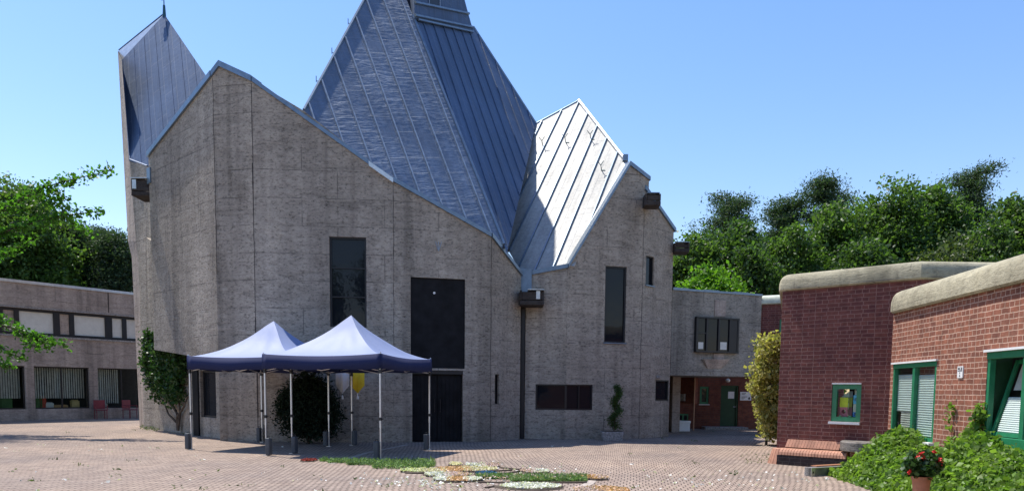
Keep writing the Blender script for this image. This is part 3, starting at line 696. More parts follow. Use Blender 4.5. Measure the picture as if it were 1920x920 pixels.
for i, (px, wpx, zh, ci) in enumerate([(80, 14, .55, 3), (88, 12, .5, 0), (100, 16, .25, 1), (122, 26, .15, 2), (150, 14, .35, 4), (200, 20, .2, 1), (20, 18, .5, 3)]):
    s_ = gx(px); wd = wpx * 35 / F; m_ = plain('prop_paint', cols[ci], .6)
    mb = MB(); mb.wbox(WW, s_ - wd / 2, s_ + wd / 2, zg0 + .02, zg0 + zh, -.75, -.5); mb.wbox(WW, s_ - wd / 2 + .03, s_ + wd / 2 - .03, zg0 + zh, zg0 + zh * 1.15, -.7, -.55)
    o = mb.build('window_display_box', m_, bevel=.02)
    tag(o, ['dark green box left of the red box in the middle ground floor window', 'red box between green and white boxes in the ground floor window', 'low white box right of the red box in the ground floor window', 'flat wooden tray in the middle ground floor window of the wing', 'small ochre box at the right end of the middle ground floor window', 'flat white box in the ground floor window beside the tower', 'tall green box in the ground floor window cut by the left border'][i], 'box', 'things on the window shelf of the wing')
mb = MB(); mb.wbox(WW, 0, WW.L, zg0 - .06, zg0 + .015, -1.0, -.36); mb.build('window_shelf', M['stone'], wing)
mb = MB(); mb.wbox(WW, gx(203, 560) - .02, gx(203, 560) + .02, zs1 + .12, ztop - .02, -.02, .012); mb.build('joint', M['spout'], wing)

# red chairs by the wing
def chair(c, rz, label):
    e = empty('garden_chair', c, label, 'chair', 'red chairs by the wing'); m_ = M['redp']
    Mz = Matrix.Rotation(rz, 3, 'Z'); P = lambda x, y, z: Vector(c) + Mz @ Vector((x, y, z))
    mb = MB(); mb.box(P(0, 0, .44), (.5, .48, .04), rz); mb.build('seat', m_, e, bevel=.01)
    mb = MB(); mb.box(P(0, .24, .70), (.5, .035, .42), rz); mb.build('backrest', m_, e, bevel=.01)
    for x in (-.22, .22):
        for y in (-.2, .22): mb = MB(); mb.tube(P(x, y, 0), P(x, y, .43), .018); mb.build('leg', m_, e)
        mb = MB(); mb.tube(P(x * 1.1, -.2, .64), P(x * 1.1, .24, .64), .018); mb.tube(P(x * 1.1, -.2, .43), P(x * 1.1, -.2, .64), .016); mb.build('armrest', m_, e)
M['redp'] = plain('red_plastic', (.22, .03, .045), .5)
a = WW.pt(gx(232), 0, .55); b = WW.pt(gx(178), 0, .5)
ang = math.atan2(WW.u.y, WW.u.x)
chair((a.x, a.y, .004), ang + .3, 'red armchair on the pavement beside the tower corner'); chair((b.x, b.y, .004), ang - .2, 'red armchair standing between the two ground floor windows of the wing')

# ================================================================== LINK AND ENTRANCE
LA = Vector((D(1256, 27.0).x, 27.0)); LB = D(1422, 28.5); WK = Wall(LA, LB)
zk0 = zat(LB, 706); zk1 = zat(LB, 555)
link = empty('link_building', ((LA.x + LB.x) / 2, 28, 0), 'concrete upper storey bridging the brick entrance passage right of the church', 'building')
bw = WK.rect(1303, 598, 1380, 658)
mb = MB(); mb.slab(WK, [(0, zk1), (WK.L, zk1), (WK.L, zk0), (0, zk0)], [rp(bw)], .4)
mb.wbox(WK, 0, WK.L, zk0 + .002, zk1 - .01, -3.6, -.42); mb.build('wall', M['concrete_link'], link, weld=False)
mb = MB()
for k in range(6):
    a = k / 6 * WK.L; b = (k + 1) / 6 * WK.L; mb.wbox(WK, a, b, zk1, zk1 + .09 - .02 * (k % 2), -.5, .05)
mb.build('roof_edge', M['zinc_trim'], link)
# projecting bay window
mb = MB(); s0, s1, z0, z1 = bw
mb.wbox(WK, s0 - .03, s1 + .03, z0 - .06, z0, -.1, .15); mb.wbox(WK, s0 - .03, s1 + .03, z1, z1 + .05, -.1, .15)
for q in (0, .24, .53, .80, 1.0): a = s0 + (s1 - s0) * q; mb.wbox(WK, a - .035, a + .035, z0, z1, -.05, .13 - .002 * q)
mb.wbox(WK, s0 + .80 * (s1 - s0), s1, z0 + .002, z1 - .002, .03, .11)
mb.wbox(WK, s0, s0 + .24 * (s1 - s0), z0 + (z1 - z0) * .52, z0 + (z1 - z0) * .56, .08, .122)
f = mb.build('bay_window', M['black'], link)
mb = MB(); mb.wbox(WK, s0, s1, z0, z1, .02, .08); mb.build('pane', M['glass'], f)
for a_, b_, h_ in ((.05, .17, .38), (.58, .74, .42)): mb = MB(); mb.wbox(WK, s0 + a_ * (s1 - s0), s0 + b_ * (s1 - s0), z0 + .06, z0 + h_ * .8, .083, .09); mb.build('paper_notice', M['blind'], f)
mb = MB(); a0, a1 = WK.rect(1338, 600, 1358, 660)[:2]; mb.wbox(WK, a0, a1, z1 + .1, zk1 - .25, .0, .035); mb.build('pilaster_strip', M['concrete_wing'], link); mb = MB(); mb.wbox(WK, a0, a1, z0 - .30, z0 - .09, 0, .04)
cb = [WK.hit(x, y) for x, y in ((1315, 673), (1364, 673), (1352, 690), (1326, 690))]
mb.hexa([WK.pt(*q, -.002) for q in cb], [WK.pt(q[0], q[1], .16 if i < 2 else .02) for i, q in enumerate(cb)])
mb.build('corbel', M['concrete_wing'], link)
pc = D(1266, 29.4); mb = MB(); mb.box((pc.x, pc.y, zk0 / 2), (.30, .5, zk0)); mb.build('pillar', M['concrete_wing'], link)

ent = empty('entrance_building', (9.5, 33, 0), 'dark red brick entrance house with a green door under the concrete bridge', 'building')
EA = Vector((6.4, 32.2)); EB = Vector((13.5, 32.2)); WE = Wall(EA, EB)
door = WE.rect(1351, 722, 1384, 803); door = (door[0], door[1], .12, door[3]); ew = WE.rect(1312, 724, 1329, 757)
gwi = WE.rect(1271, 775, 1291, 790)
mb = MB(); mb.slab(WE, [(0, 5), (WE.L, 5), (WE.L, 0), (0, 0)], [rp(door), rp(ew), rp(gwi)], .35); mb.wbox(WE, 0, WE.L, 0, 5, -4, -1.2); mb.build('wall', M['brick_passage'], ent, weld=False)
mb = MB(); mb.wbox(WE, door[0], door[1], door[2], door[3], -.15, -.09); fwd = .07
mb.wbox(WE, door[0], door[0] + fwd, door[2], door[3], -.09, -.04); mb.wbox(WE, door[1] - fwd, door[1], door[2], door[3], -.09, -.04); mb.wbox(WE, door[0] + fwd, door[1] - fwd, door[3] - fwd, door[3], -.09, -.04)
dd = mb.build('door', M['green_door'], ent)
p = WE.hit(1372, 740); mb = MB(); mb.wbox(WE, p[0] - .13, p[0] + .13, p[1] - .15, p[1] + .15, -.088, -.082); mb.build('notice', M['white'], dd)
p = WE.hit(1380, 762); mb = MB(); mb.tube(WE.pt(p[0] - .1, p[1], -.05), WE.pt(p[0] + .02, p[1], -.05), .012); mb.tube(WE.pt(p[0], p[1], -.09), WE.pt(p[0], p[1], -.045), .01); mb.build('handle', M['alu'], dd)
window(WE, ew, ent, .06, .09, frame=M['green'], sill=M['white']); window(WE, gwi, ent, .06, .06, frame=M['green'], splits=(.5,))
mb = MB(); mb.wbox(WE, door[0] - .8, door[1] + .25, 0, .11, .0, .7); mb.build('step', M['stone'], ent, bevel=.01)
# left return wall of the passage, nearer and redder, with a copper downpipe
p0 = D(1278, 31.0); p1 = D(1301, 30.6); WP = Wall(p0, p1); mb = MB(); mb.slab(WP, [(-.8, 3.0), (WP.L, 3.0), (WP.L, 1.1), (-.8, 1.1)], [], .3); mb.build('wall', M['brick_passage'], ent, weld=False)
mb = MB(); q = D(1302, 30.5); mb.tube((q.x, q.y, .0), (q.x, q.y, 3.0), .03); mb.build('downpipe', plain('copper_pipe', (.35, .2, .13), .5, .4), ent)
q = WE.hit(1365, 711, .2); mb = MB(); mb.tube(WE.pt(q[0], q[1], 0), WE.pt(q[0], q[1], .2), .03); mb.lathe(WE.pt(q[0], q[1] - .02, .2), [(0, .07), (.07, .04), (.1, -.02), (.07, -.08), (0, -.1)], 14); mb.build('door_lamp', M['blind'], ent, smooth=True)
sg = WE.rect(1388, 734, 1409, 750, .03); mb = MB(); mb.wbox(WE, *sg, .0, .03); s_ = mb.build('name_sign', M['white'], tag and None)
tag(s_, 'white rectangular sign with small dark lettering on the brick wall right of the green door', 'sign')
mb = MB(); s0, s1, z0, z1 = sg; W_ = s1 - s0; H_ = z1 - z0
for zz, a, b in ((.80, .12, .50), (.68, .12, .40), (.40, .12, .62), (.28, .12, .45), (.16, .12, .30)): mb.wbox(WE, s0 + W_ * a, s0 + W_ * b, z0 + H_ * zz, z0 + H_ * (zz + .05), .03, .033)
mb.wbox(WE, s0 + W_ * .72, s0 + W_ * .88, z0 + H_ * .12, z0 + H_ * .32, .03, .033); mb.wbox(WE, s0 + W_ * .76, s0 + W_ * .84, z0 + H_ * .32, z0 + H_ * .42, .03, .033)
mb.build('lettering', M['black'], s_)
mbx = WP.rect(1272, 739, 1281, 751, .2); mb = MB(); mb.wbox(WP, mbx[0], mbx[1], mbx[2], mbx[3], .0, .14); mb.wbox(WP, mbx[0] - .01, mbx[1] + .01, mbx[3], mbx[3] + .03, .0, .18)
tag(mb.build('letter_box', M['stone'], bevel=.01), 'small grey letter box on the left brick wall of the passage', 'letter box')
q = D(1283, 30.0); mb = MB(); mb.box((q.x, q.y, .38), (.52, .35, .09)); mb.box((q.x, q.y, .17), (.47, .30, .33)); tag(mb.build('stone_bench', M['white'], bevel=.015), 'pale stone bench block under the small green passage window', 'bench')
mb = MB(); q = D(1240 + 12, 31); mb.box((7.0 - .35, 30.6, .2), (.4, .6, .4)); mb.box((7.0 - .35, 30.6, .42), (.44, .64, .04)); tag(mb.build('planter_box', M['stone'], bevel=.02), 'low grey block in the passage behind the church corner', 'planter')

# far brick wing with a cream parapet
FA = LB + Vector((.05, .1)); FB = FA + Vector((2.6, -1.4)); WF = Wall(FA, FB)
far = empty('brick_wing', (*((FA + FB) / 2), 0), 'dark brick wing with a cream rounded parapet between the bridge and the brick corner', 'building')
zf = zat(FA, 571); fw_ = WF.rect(1461, 598, 1478, 640); mb = MB(); mb.slab(WF, [(0, zf), (WF.L, zf), (WF.L, 0), (0, 0)], [rp(fw_)], .4); mb.build('wall', M['brick_dark'], far, weld=False)
window(WF, fw_, far, .06, .09, frame=M['green'])

def coping(path, z, h, dpt, m, name, parent, out=.10, cap=True):
    """rounded parapet swept along plan points (outer side towards the viewer's left of travel is n)"""
    prof = [(out * .75, 0), (out, .04), (out, h * .45), (out * .55, h * .78), (-out * .6, h * .96), (-dpt * .5, h), (-dpt, h * .9), (-dpt, 0)]
    prof = [(out * .6, 0), (out * .98, .03), (out, h * .25), (out * .92, h * .5), (out * .62, h * .72), (out * .1, h * .88), (-out * .7, h * .97), (-dpt * .5, h), (-dpt, h * .9), (-dpt, 0)]
    pts = [Vector(p) for p in path]; rings = []
    for i, p in enumerate(pts):
        a = (pts[i] - pts[i - 1]).normalized() if i else (pts[1] - pts[0]).normalized()
        b = (pts[i + 1] - pts[i]).normalized() if i < len(pts) - 1 else a
        t = (a + b).normalized(); nn = Vector((t.y, -t.x)); k = 1 / max(.5, nn.dot(Vector((a.y, -a.x))))
        rings.append([Vector((p.x + nn.x * o * k, p.y + nn.y * o * k, z + zz)) for o, zz in prof])
    mb = MB()
    for r0, r1 in zip(rings, rings[1:]):
        for j in range(len(prof)): q = (j + 1) % len(prof); mb.face([r0[j], r1[j], r1[q], r0[q]])
    mb.face(rings[0]); mb.face(list(reversed(rings[-1])))
    c_ = mb.build(name, m, parent, smooth=True)
    c_.data.set_sharp_from_angle(angle=math.radians(28)); return c_
coping([FA + Vector((.0, 0)), FB], zf, zat(FA, 553) - zf, .5, M['cream'], 'parapet', far)

# ================================================================== MIDDLE BRICK BUILDING
KA = D(1460, 17.0); KB = D(1716, 15.05); WM = Wall(KA, KB)
mid = empty('brick_kindergarten', (*((KA + KB) / 2 + Vector((1, 2))), 0), 'dark red brick building with concrete parapet, a small green window and a ledge bench', 'building')
zm = zat(KA, 546); hm = zat(KA, 514) - zm
kw = WM.rect(1559, 720, 1614, 790)
mb = MB(); mb.slab(WM, [(0, zm), (WM.L, zm), (WM.L, 0), (0, 0)], [rp(kw)], .35)
KC = KB + Vector((3.0, .1)); KD = KA + Vector((2.7, 7.2))
mb.face([(*KB, 0), (*KC, 0), (*KC, zm), (*KB, zm)]); mb.face([(*KA, 0), (*KD, 0), (*KD, zm), (*KA, zm)])
mb.build('wall', M['brick_dark'], mid, weld=False)
rc = Vector((-.02, .12)); cor = [KD, KA + (KD - KA).normalized() * .18, KA + (KD - KA).normalized() * .05 + WM.u * .03, KA + WM.u * .14, KB - WM.u * .02, KC]
cp = coping(cor, zm, hm, .7, M['coping'], 'parapet', mid, .08)
mb = MB(); mb.face([(*p, zm + hm * .6) for p in (KA + Vector((.4, .5)), KB + Vector((.2, .5)), KC, KD)]); mb.build('roof', M['spout'], mid, fix=False)
# parapet joints
fwn = window(WM, kw, mid, .05, .10, frame=M['green'], glass=M['clear'])
s0, s1, z0, z1 = kw
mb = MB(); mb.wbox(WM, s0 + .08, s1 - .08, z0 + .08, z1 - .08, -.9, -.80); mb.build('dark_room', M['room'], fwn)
mb = MB(); mb.wbox(WM, s0 - .03, s1 + .01, z0 - .055, z0 - .004, -.05, .07); mb.build('sill', M['white'], fwn)
mb = MB(); mb.wbox(WM, s0 - .0, s1 + .0, z1 + .004, z1 + .03, -.05, .03); mb.build('top_trim', M['white'], fwn)
mb = MB(); mb.wbox(WM, s0 + .17, s0 + .22, z0 + .11, z0 + .13, -.02, .012); mb.wbox(WM, s1 - .24, s1 - .18, z0 + .11, z0 + .13, -.02, .012); mb.build('vent_slot', M['green'], fwn)
# toy houses behind the pane
def toy(x0, x1, levels, label, hole_r=.045, roofside=0):
    W_ = WM; e = empty('toy_house', W_.pt(s0 + (x0 + x1) / 2 * (s1 - s0), z0 + .08, -.3), label, 'toy house', 'toy houses in the green window'); a = s0 + x0 * (s1 - s0); b = s0 + x1 * (s1 - s0); zz = z0 + .11
    for i, (c, hh, hole) in enumerate(levels):
        mb = MB(); poly = [(a, zz), (b, zz), (b, zz + hh - .004), (a, zz + hh - .004)]; hs = []
        if hole: hs = [[((a + b) / 2 + hole_r * math.cos(t * math.pi / 6), zz + hh / 2 + hole_r * math.sin(t * math.pi / 6)) for t in range(12)]]
        mb.slab(W_, poly, hs, .02, -.12); mb.wbox(W_, a, b, zz, zz + .012, -.38, -.20); mb.wbox(W_, a, a + .012, zz + .012, zz + hh - .005, -.38, -.20); mb.wbox(W_, b - .012, b, zz + .012, zz + hh - .005, -.38, -.20)
        mb.build('storey', plain('toy_paint', c, .5), e, weld=False); zz += hh
    mb = MB(); wd = b - a; mb.hexa([W_.pt(a, zz, -.18), W_.pt(b, zz, -.18), W_.pt(b, zz + (.12 if roofside == 0 else .02), -.18), W_.pt(b if roofside == 0 else a, zz + .13, -.18)],
        [W_.pt(a, zz, -.38), W_.pt(b, zz, -.38), W_.pt(b, zz + (.12 if roofside == 0 else .02), -.38), W_.pt(b if roofside == 0 else a, zz + .13, -.38)]); mb.build('roof', M['blind'], e)
toy(.22, .50, [((.80, .22, .28), .20, 1), ((.90, .88, .06), .21, 0)], 'toy house with a pink and a yellow storey in the small green window')
toy(.68, .86, [((.12, .35, .80), .10, 1), ((.75, .70, .58), .17, 0), ((.18, .60, .95), .19, 1)], 'blue and beige toy tower in the small green window', .035, 1)
# ledge bench of rounded bricks
LL = 4.0
le0, le1 = WM.hit(1456, 850, .35)[0], WM.hit(1590, 850, .35)[0]
def rowlocks(mb, s0, s1, n, prof, gap=.008, skew=.0):
    for k in range(n):
        a = s0 + (s1 - s0) * k / n; b = s0 + (s1 - s0) * (k + 1) / n - gap
        fr = [WM.pt(a + skew * i / len(prof), z, o) for i, (o, z) in enumerate(prof)]; bk_ = [WM.pt(b + skew * i / len(prof), z, o) for i, (o, z) in enumerate(prof)]
        mb.hexa(fr, bk_)
led_ = (0.02, .49)
zt_ = .36
mb = MB(); prof = [(0.02, zt_), (.34, zt_), (.40, zt_ - .025), (.435, zt_ - .07), (.45, zt_ - .135), (.02, zt_ - .135)]
rowlocks(mb, le0 + .10, le1, 22, prof, gap=.006, skew=.0)
lg = mb.build('rowlock_ledge', M['rowlock'], mid, bevel=.004)
mb = MB()
for k in range(7):   # rounded left end
    t0 = -.1 + math.pi * .55 * k / 7; t1 = -.1 + math.pi * .55 * (k + .88) / 7; cc = WM.pt(le0 + .08, 0, .02)
    def rr(t, r, z): d_ = WM.n * math.cos(t) - Vector((WM.u.x, WM.u.y, 0)) * math.sin(t); return cc + d_ * r + Vector((0, 0, z))
    mb.hexa([rr(t0, 0.02, .0), rr(t0, .40, .0), rr(t1, .40, .0), rr(t1, .02, .0)], [rr(t0, .02, zt_ - .004), rr(t0, .30, zt_ - .02), rr(t1, .30, zt_ - .02), rr(t1, .02, zt_ - .004)])
mb.build('ledge_end', M['rowlock'], mid)
mb = MB(); mb.slab(WM, [(le0 + .05, 0), (le1 + .02, 0), (le1 + .02, zt_ - .142), (le0 + .05, zt_ - .142)], [], .38, .442); mb.build('ledge_base', M['brick_black'], mid, weld=False)
# sloped brick course above the ledge
a_, b_ = WM.hit(1474, 828)[0], WM.hit(1575, 828)[0]; mb = MB(); rowlocks(mb, a_, b_, 17, [(.0, zt_ + .02), (.11, zt_ + .02), (.03, zt_ + .19), (0, zt_ + .19)], .004, .10); mb.build('sloped_course', M['rowlock'], mid, bevel=.003)
# brick base right of ledge and the round concrete seat
a_, b_ = le1 + .03, WM.L - .2; mb = MB(); mb.slab(WM, [(a_, 0), (b_, 0), (b_, zt_ + .02), (a_, zt_ + .02)], [], .30, .34); mb.build('seat_base', M['brick_red'], mid, weld=False)
cs = WM.hit(1622, 832, .25); c_ = WM.pt(cs[0], 0, .12); zc0 = zt_ + .03; mb = MB(); mb.lathe(c_ + Vector((0, 0, zc0)), [(0, 0), (.50, 0), (.52, .02), (.52, .185), (.49, .21), (0, .21)], 40)
tag(mb.build('round_seat', concrete('seat_concrete', (.22, .20, .18), .1, .8)), 'round dark concrete seat slab on the low brick wall below the green window', 'seat')

# ================================================================== NEAR BRICK BUILDING
E0 = D(1668, 14.7); E1 = D(1920, 10.3); eu = (E1 - E0).normalized(); E2 = E1 + eu * 9.0; WX = Wall(E0, E2)
near = empty('brick_house', (*((E0 + E1) / 2 + Vector((2, 0))), 0), 'sunlit red brick house with green windows and a concrete parapet on the right', 'building')
zx = zat(E0, 588); x1 = WX.rect(1672, 686, 1752, 822)
s10 = WX.hit(1671, 755)[0]; s11 = WX.hit(1753, 750)[0]; z11 = WX.hit(1714, 680)[1]; z10 = WX.hit(1700, 822)[1]
s20 = WX.hit(1847, 745)[0]; z21 = WX.hit(1880, 658)[1]; z20 = WX.hit(1880, 838)[1]; s21 = s20 + 1.9
wa = (s10 + .03, s11, z10, z11); wb = (s20, s21, z20, z21)
mb = MB(); mb.slab(WX, [(0, zx), (WX.L, zx), (WX.L, 0), (0, 0)], [rp(wa), rp(wb)], .35)
ER = E0 + Vector((3.2, 1.0)); mb.face([(*E0, 0), (*ER, 0), (*ER, zx), (*E0, zx)]); mb.face([(*E2, 0), (E2.x + 4, E2.y, 0), (E2.x + 4, E2.y, zx), (*E2, zx)]); mb.build('wall', M['brick_red'], near, weld=False)
hx = zat(E0, 546) - zx
cpp = [ER, E0 + Vector((.30, .08)), E0 + Vector((.10, .02)), E0 + eu * .10 + Vector((0, 0)), E0 + eu * .3] + [E0 + eu * (.3 + k * .9) for k in range(1, 15)]
coping(cpp, zx, hx, .6, M['coping'], 'parapet', near, .09)
mb = MB(); mb.face([(*p, zx + hx * .5) for p in (E0 + Vector((.3, 0)), E2 + Vector((.3, 0)), (E2.x + 4, E2.y), (ER.x + 1, ER.y))]); mb.build('roof', M['spout'], near, fix=False)
def blinds(W, s0, s1, z0, z1, off, parent, m=None, pitch=.042):
    mb = MB(); n = max(2, int((z1 - z0) / pitch))
    for k in range(n):
        a = z0 + (z1 - z0) * k / n; h = (z1 - z0) / n
        for (za, oa), (zb, ob) in (((a, off), (a + h / 2, off + .016)), ((a + h / 2, off + .016), (a + h, off))):
            mb.face([W.pt(s0, za, oa), W.pt(s1, za, oa), W.pt(s1, zb, ob), W.pt(s0, zb, ob)])
    return mb.build('pleated_blind', m or M['blind_white'], parent, fix=False)
f = window(WX, wa, near, .03, .06, frame=M['green'], glass=M['clear'])
s0, s1, z0, z1 = wa; sm = s0 + (s1 - s0) * .5
mb = MB(); mb.wbox(WX, sm - .05, sm + .05, z0 + .06, z1 - .06, -.09, .0); mb.wbox(WX, s0 - .0, s1, z1 - .08, z1 - .0, -.09, .012); mb.build('mullion', M['green'], f, bevel=.008)
mb = MB(); mb.wbox(WX, s0 - .04, s1 + .04, z1 + .004, z1 + .035, -.05, .04); mb.build('top_trim', M['white'], f)
mb = MB(); mb.wbox(WX, s0 - .02, s1 + .05, z0 - .05, z0 - .004, -.05, .09); mb.build('sill', M['white'], f)
blinds(WX, s0 + .06, sm - .05, z0 + .50, z1 - .20, -.085, f); blinds(WX, sm + .05, s1 - .06, z0 + .07, z1 - .22, -.085, f); blinds(WX, s0 + .22, sm - .05, z0 + .07, z0 + .5, -.10, f, M['curtain'])
mb = MB(); mb.wbox(WX, s0 + .004, s0 + .02, z0, z1, -.349, -.1); mb.wbox(WX, s1 - .02, s1 - .004, z0, z1, -.349, -.1); mb.build('jamb_lining', M['green_door'], f)
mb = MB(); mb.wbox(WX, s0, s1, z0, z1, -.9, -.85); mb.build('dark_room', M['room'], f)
mb = MB()
for k in range(8): t = k / 8; mb.tube(WX.pt(sm + .15 + .45 * t, z1 - .3 - .5 * t + .1 * math.sin(6 * t), -.10), WX.pt(sm + .15 + .45 * (t + .125), z1 - .3 - .5 * (t + .125) + .1 * math.sin(6 * (t + .125)), -.10), .006, n=4)
for k in range(26): a = random.uniform(sm + .12, s1 - .14); b = random.uniform(z0 + .2, z1 - .5); mb.box(WX.pt(a, b, -.105), (.012, .012, .03))
mb.build('paper_garland', M['stone'], f)
# open tilted window
s0, s1, z0, z1 = wb; sm = s0 + .95
f = window(WX, wb, near, .04, .07, frame=M['green'], glass=M['clear'])
bpy.data.objects.remove([c for c in f.children if c.name.startswith('pane')][0])
mb = MB(); mb.wbox(WX, sm - .05, sm + .05, z0 + .085, z1 - .085, -.10, .0); mb.wbox(WX, s0, s1, z0, z0 + .14, -.1, .02); mb.wbox(WX, s0, s1, z1 - .1, z1, -.1, .012); mb.build('mullion', M['green'], f, bevel=.008)
mb = MB(); mb.wbox(WX, s0 - .03, s1 + .04, z1 + .004, z1 + .04, -.05, .05); mb.build('top_trim', M['white'], f)
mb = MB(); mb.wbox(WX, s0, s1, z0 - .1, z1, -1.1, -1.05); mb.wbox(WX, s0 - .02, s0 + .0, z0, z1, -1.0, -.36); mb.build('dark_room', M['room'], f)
mb = MB(); mb.wbox(WX, s0 + .004, s0 + .02, z0, z1, -.349, -.1); mb.build('jamb_lining', M['green_door'], f)
tl_ = .30
def tw_(s, zf_, o=0): z = z0 + .15 + zf_ * (z1 - z0 - .26); return WX.pt(s, z, -.05 - tl_ * zf_ + o)
mb = MB(); fa, fb = s0 + .10, sm - .06
def bar(sa, sb, za, zb): mb.hexa([tw_(sa, za, -.05), tw_(sb, za, -.05), tw_(sb, za, 0), tw_(sa, za, 0)], [tw_(sa, zb, -.05), tw_(sb, zb, -.05), tw_(sb, zb, 0), tw_(sa, zb, 0)])
bar(fa, fa + .05, 0, 1); bar(fb - .05, fb, 0, 1); bar(fa + .075, fb - .075, 0, .05); bar(fa + .075, fb - .075, .945, 1); cs_ = mb.build('tilted_casement', M['green'], f)
mb = MB(); mb.face([tw_(fa + .07, .04, -.02), tw_(fb - .07, .04, -.02), tw_(fb - .07, .95, -.02), tw_(fa + .07, .95, -.02)]); mb.build('pane', M['clear'], cs_, fix=False)
mb = MB(); n = 17
for k in range(n):
    a = .05 + .46 * k / n; h = .46 / n
    for (za, oa), (zb, ob) in (((a, -.045), (a + h / 2, -.03)), ((a + h / 2, -.03), (a + h, -.045))): mb.face([tw_(fa + .08, za, oa), tw_(fb - .08, za, oa), tw_(fb - .08, zb, ob), tw_(fa + .08, zb, ob)])
mb.build('pleated_blind', M['blind_white'], cs_, fix=False)
mb = MB(); mb.face([tw_(fa + .1, .6, -.06), tw_(fb - .08, .6, -.06), tw_(fb - .08, .94, -.06), tw_(fa + .1, .94, -.06)]); mb.build('paper_sheet', M['curtain'], cs_, fix=False)
mb = MB(); mb.wbox(WX, sm + .06, s1 - .09, z0 + .15, z1 - .1, -.08, -.07); mb.build('pane', M['clear'], f)
mb = MB(); mb.wbox(WX, sm + .10, s1 - .15, z0 + .2, z0 + .75, -.20, -.19); pc_ = mb.build('poster', plain('blue_poster', (.12, .25, .55), .6), f)
mb = MB(); mb.wbox(WX, sm + .10, s1 - .15, z0 + .3, z0 + .36, -.189, -.185); mb.build('poster_stripe', M['redp'], pc_)
# house number plate
r = WX.rect(1797, 686, 1807, 708); mb = MB(); mb.wbox(WX, *r, 0, .018); pl_ = mb.build('wall_plate', M['white']); tag(pl_, 'small white marker plate with dark figures on the sunlit brick wall between the green windows', 'sign')
mb = MB(); a, b, c, d = r; W_ = b - a; H_ = d - c
for (x0, x1_, y0, y1) in ((.15, .25, .70, .90), (.15, .45, .76, .80), (.36, .45, .66, .90), (.58, .85, .86, .90), (.78, .86, .66, .90), (.58, .85, .76, .79), (.58, .85, .66, .70), (.1, .9, .58, .62), (.46, .54, .34, .50), (.45, .55, .10, .26), (.40, .60, .16, .2)): mb.wbox(WX, a + W_ * x0, a + W_ * x1_, c + H_ * y0, c + H_ * y1, .018, .021)
mb.build('figures', M['black'], pl_)

# brick building opposite the church, seen only in the window reflections
op = empty('opposite_brick_building', (4, -16, 0), 'red brick building across the courtyard mirrored in the church windows', 'building')
WO = Wall(Vector((-14, -15)), Vector((16, -15)), flip=True); WO.n = Vector((0, 1, 0))
hl = [(3 + 5 * k, 5 + 5 * k, .9, 2.3) for k in range(5)]
mb = MB(); mb.slab(WO, [(0, 4), (WO.L, 4), (WO.L, 0), (0, 0)], [rp(h) for h in hl], .35); mb.build('wall', M['brick_red'], op, weld=False)
for h in hl: window(WO, h, op, .06, .08, frame=M['white'])
mb = MB(); mb.wbox(WO, -.2, WO.L + .2, 4.0, 4.4, -6, .2); mb.wbox(WO, 0, WO.L, 0, 4, -6, -.6); mb.build('roof', M['coping'], op)
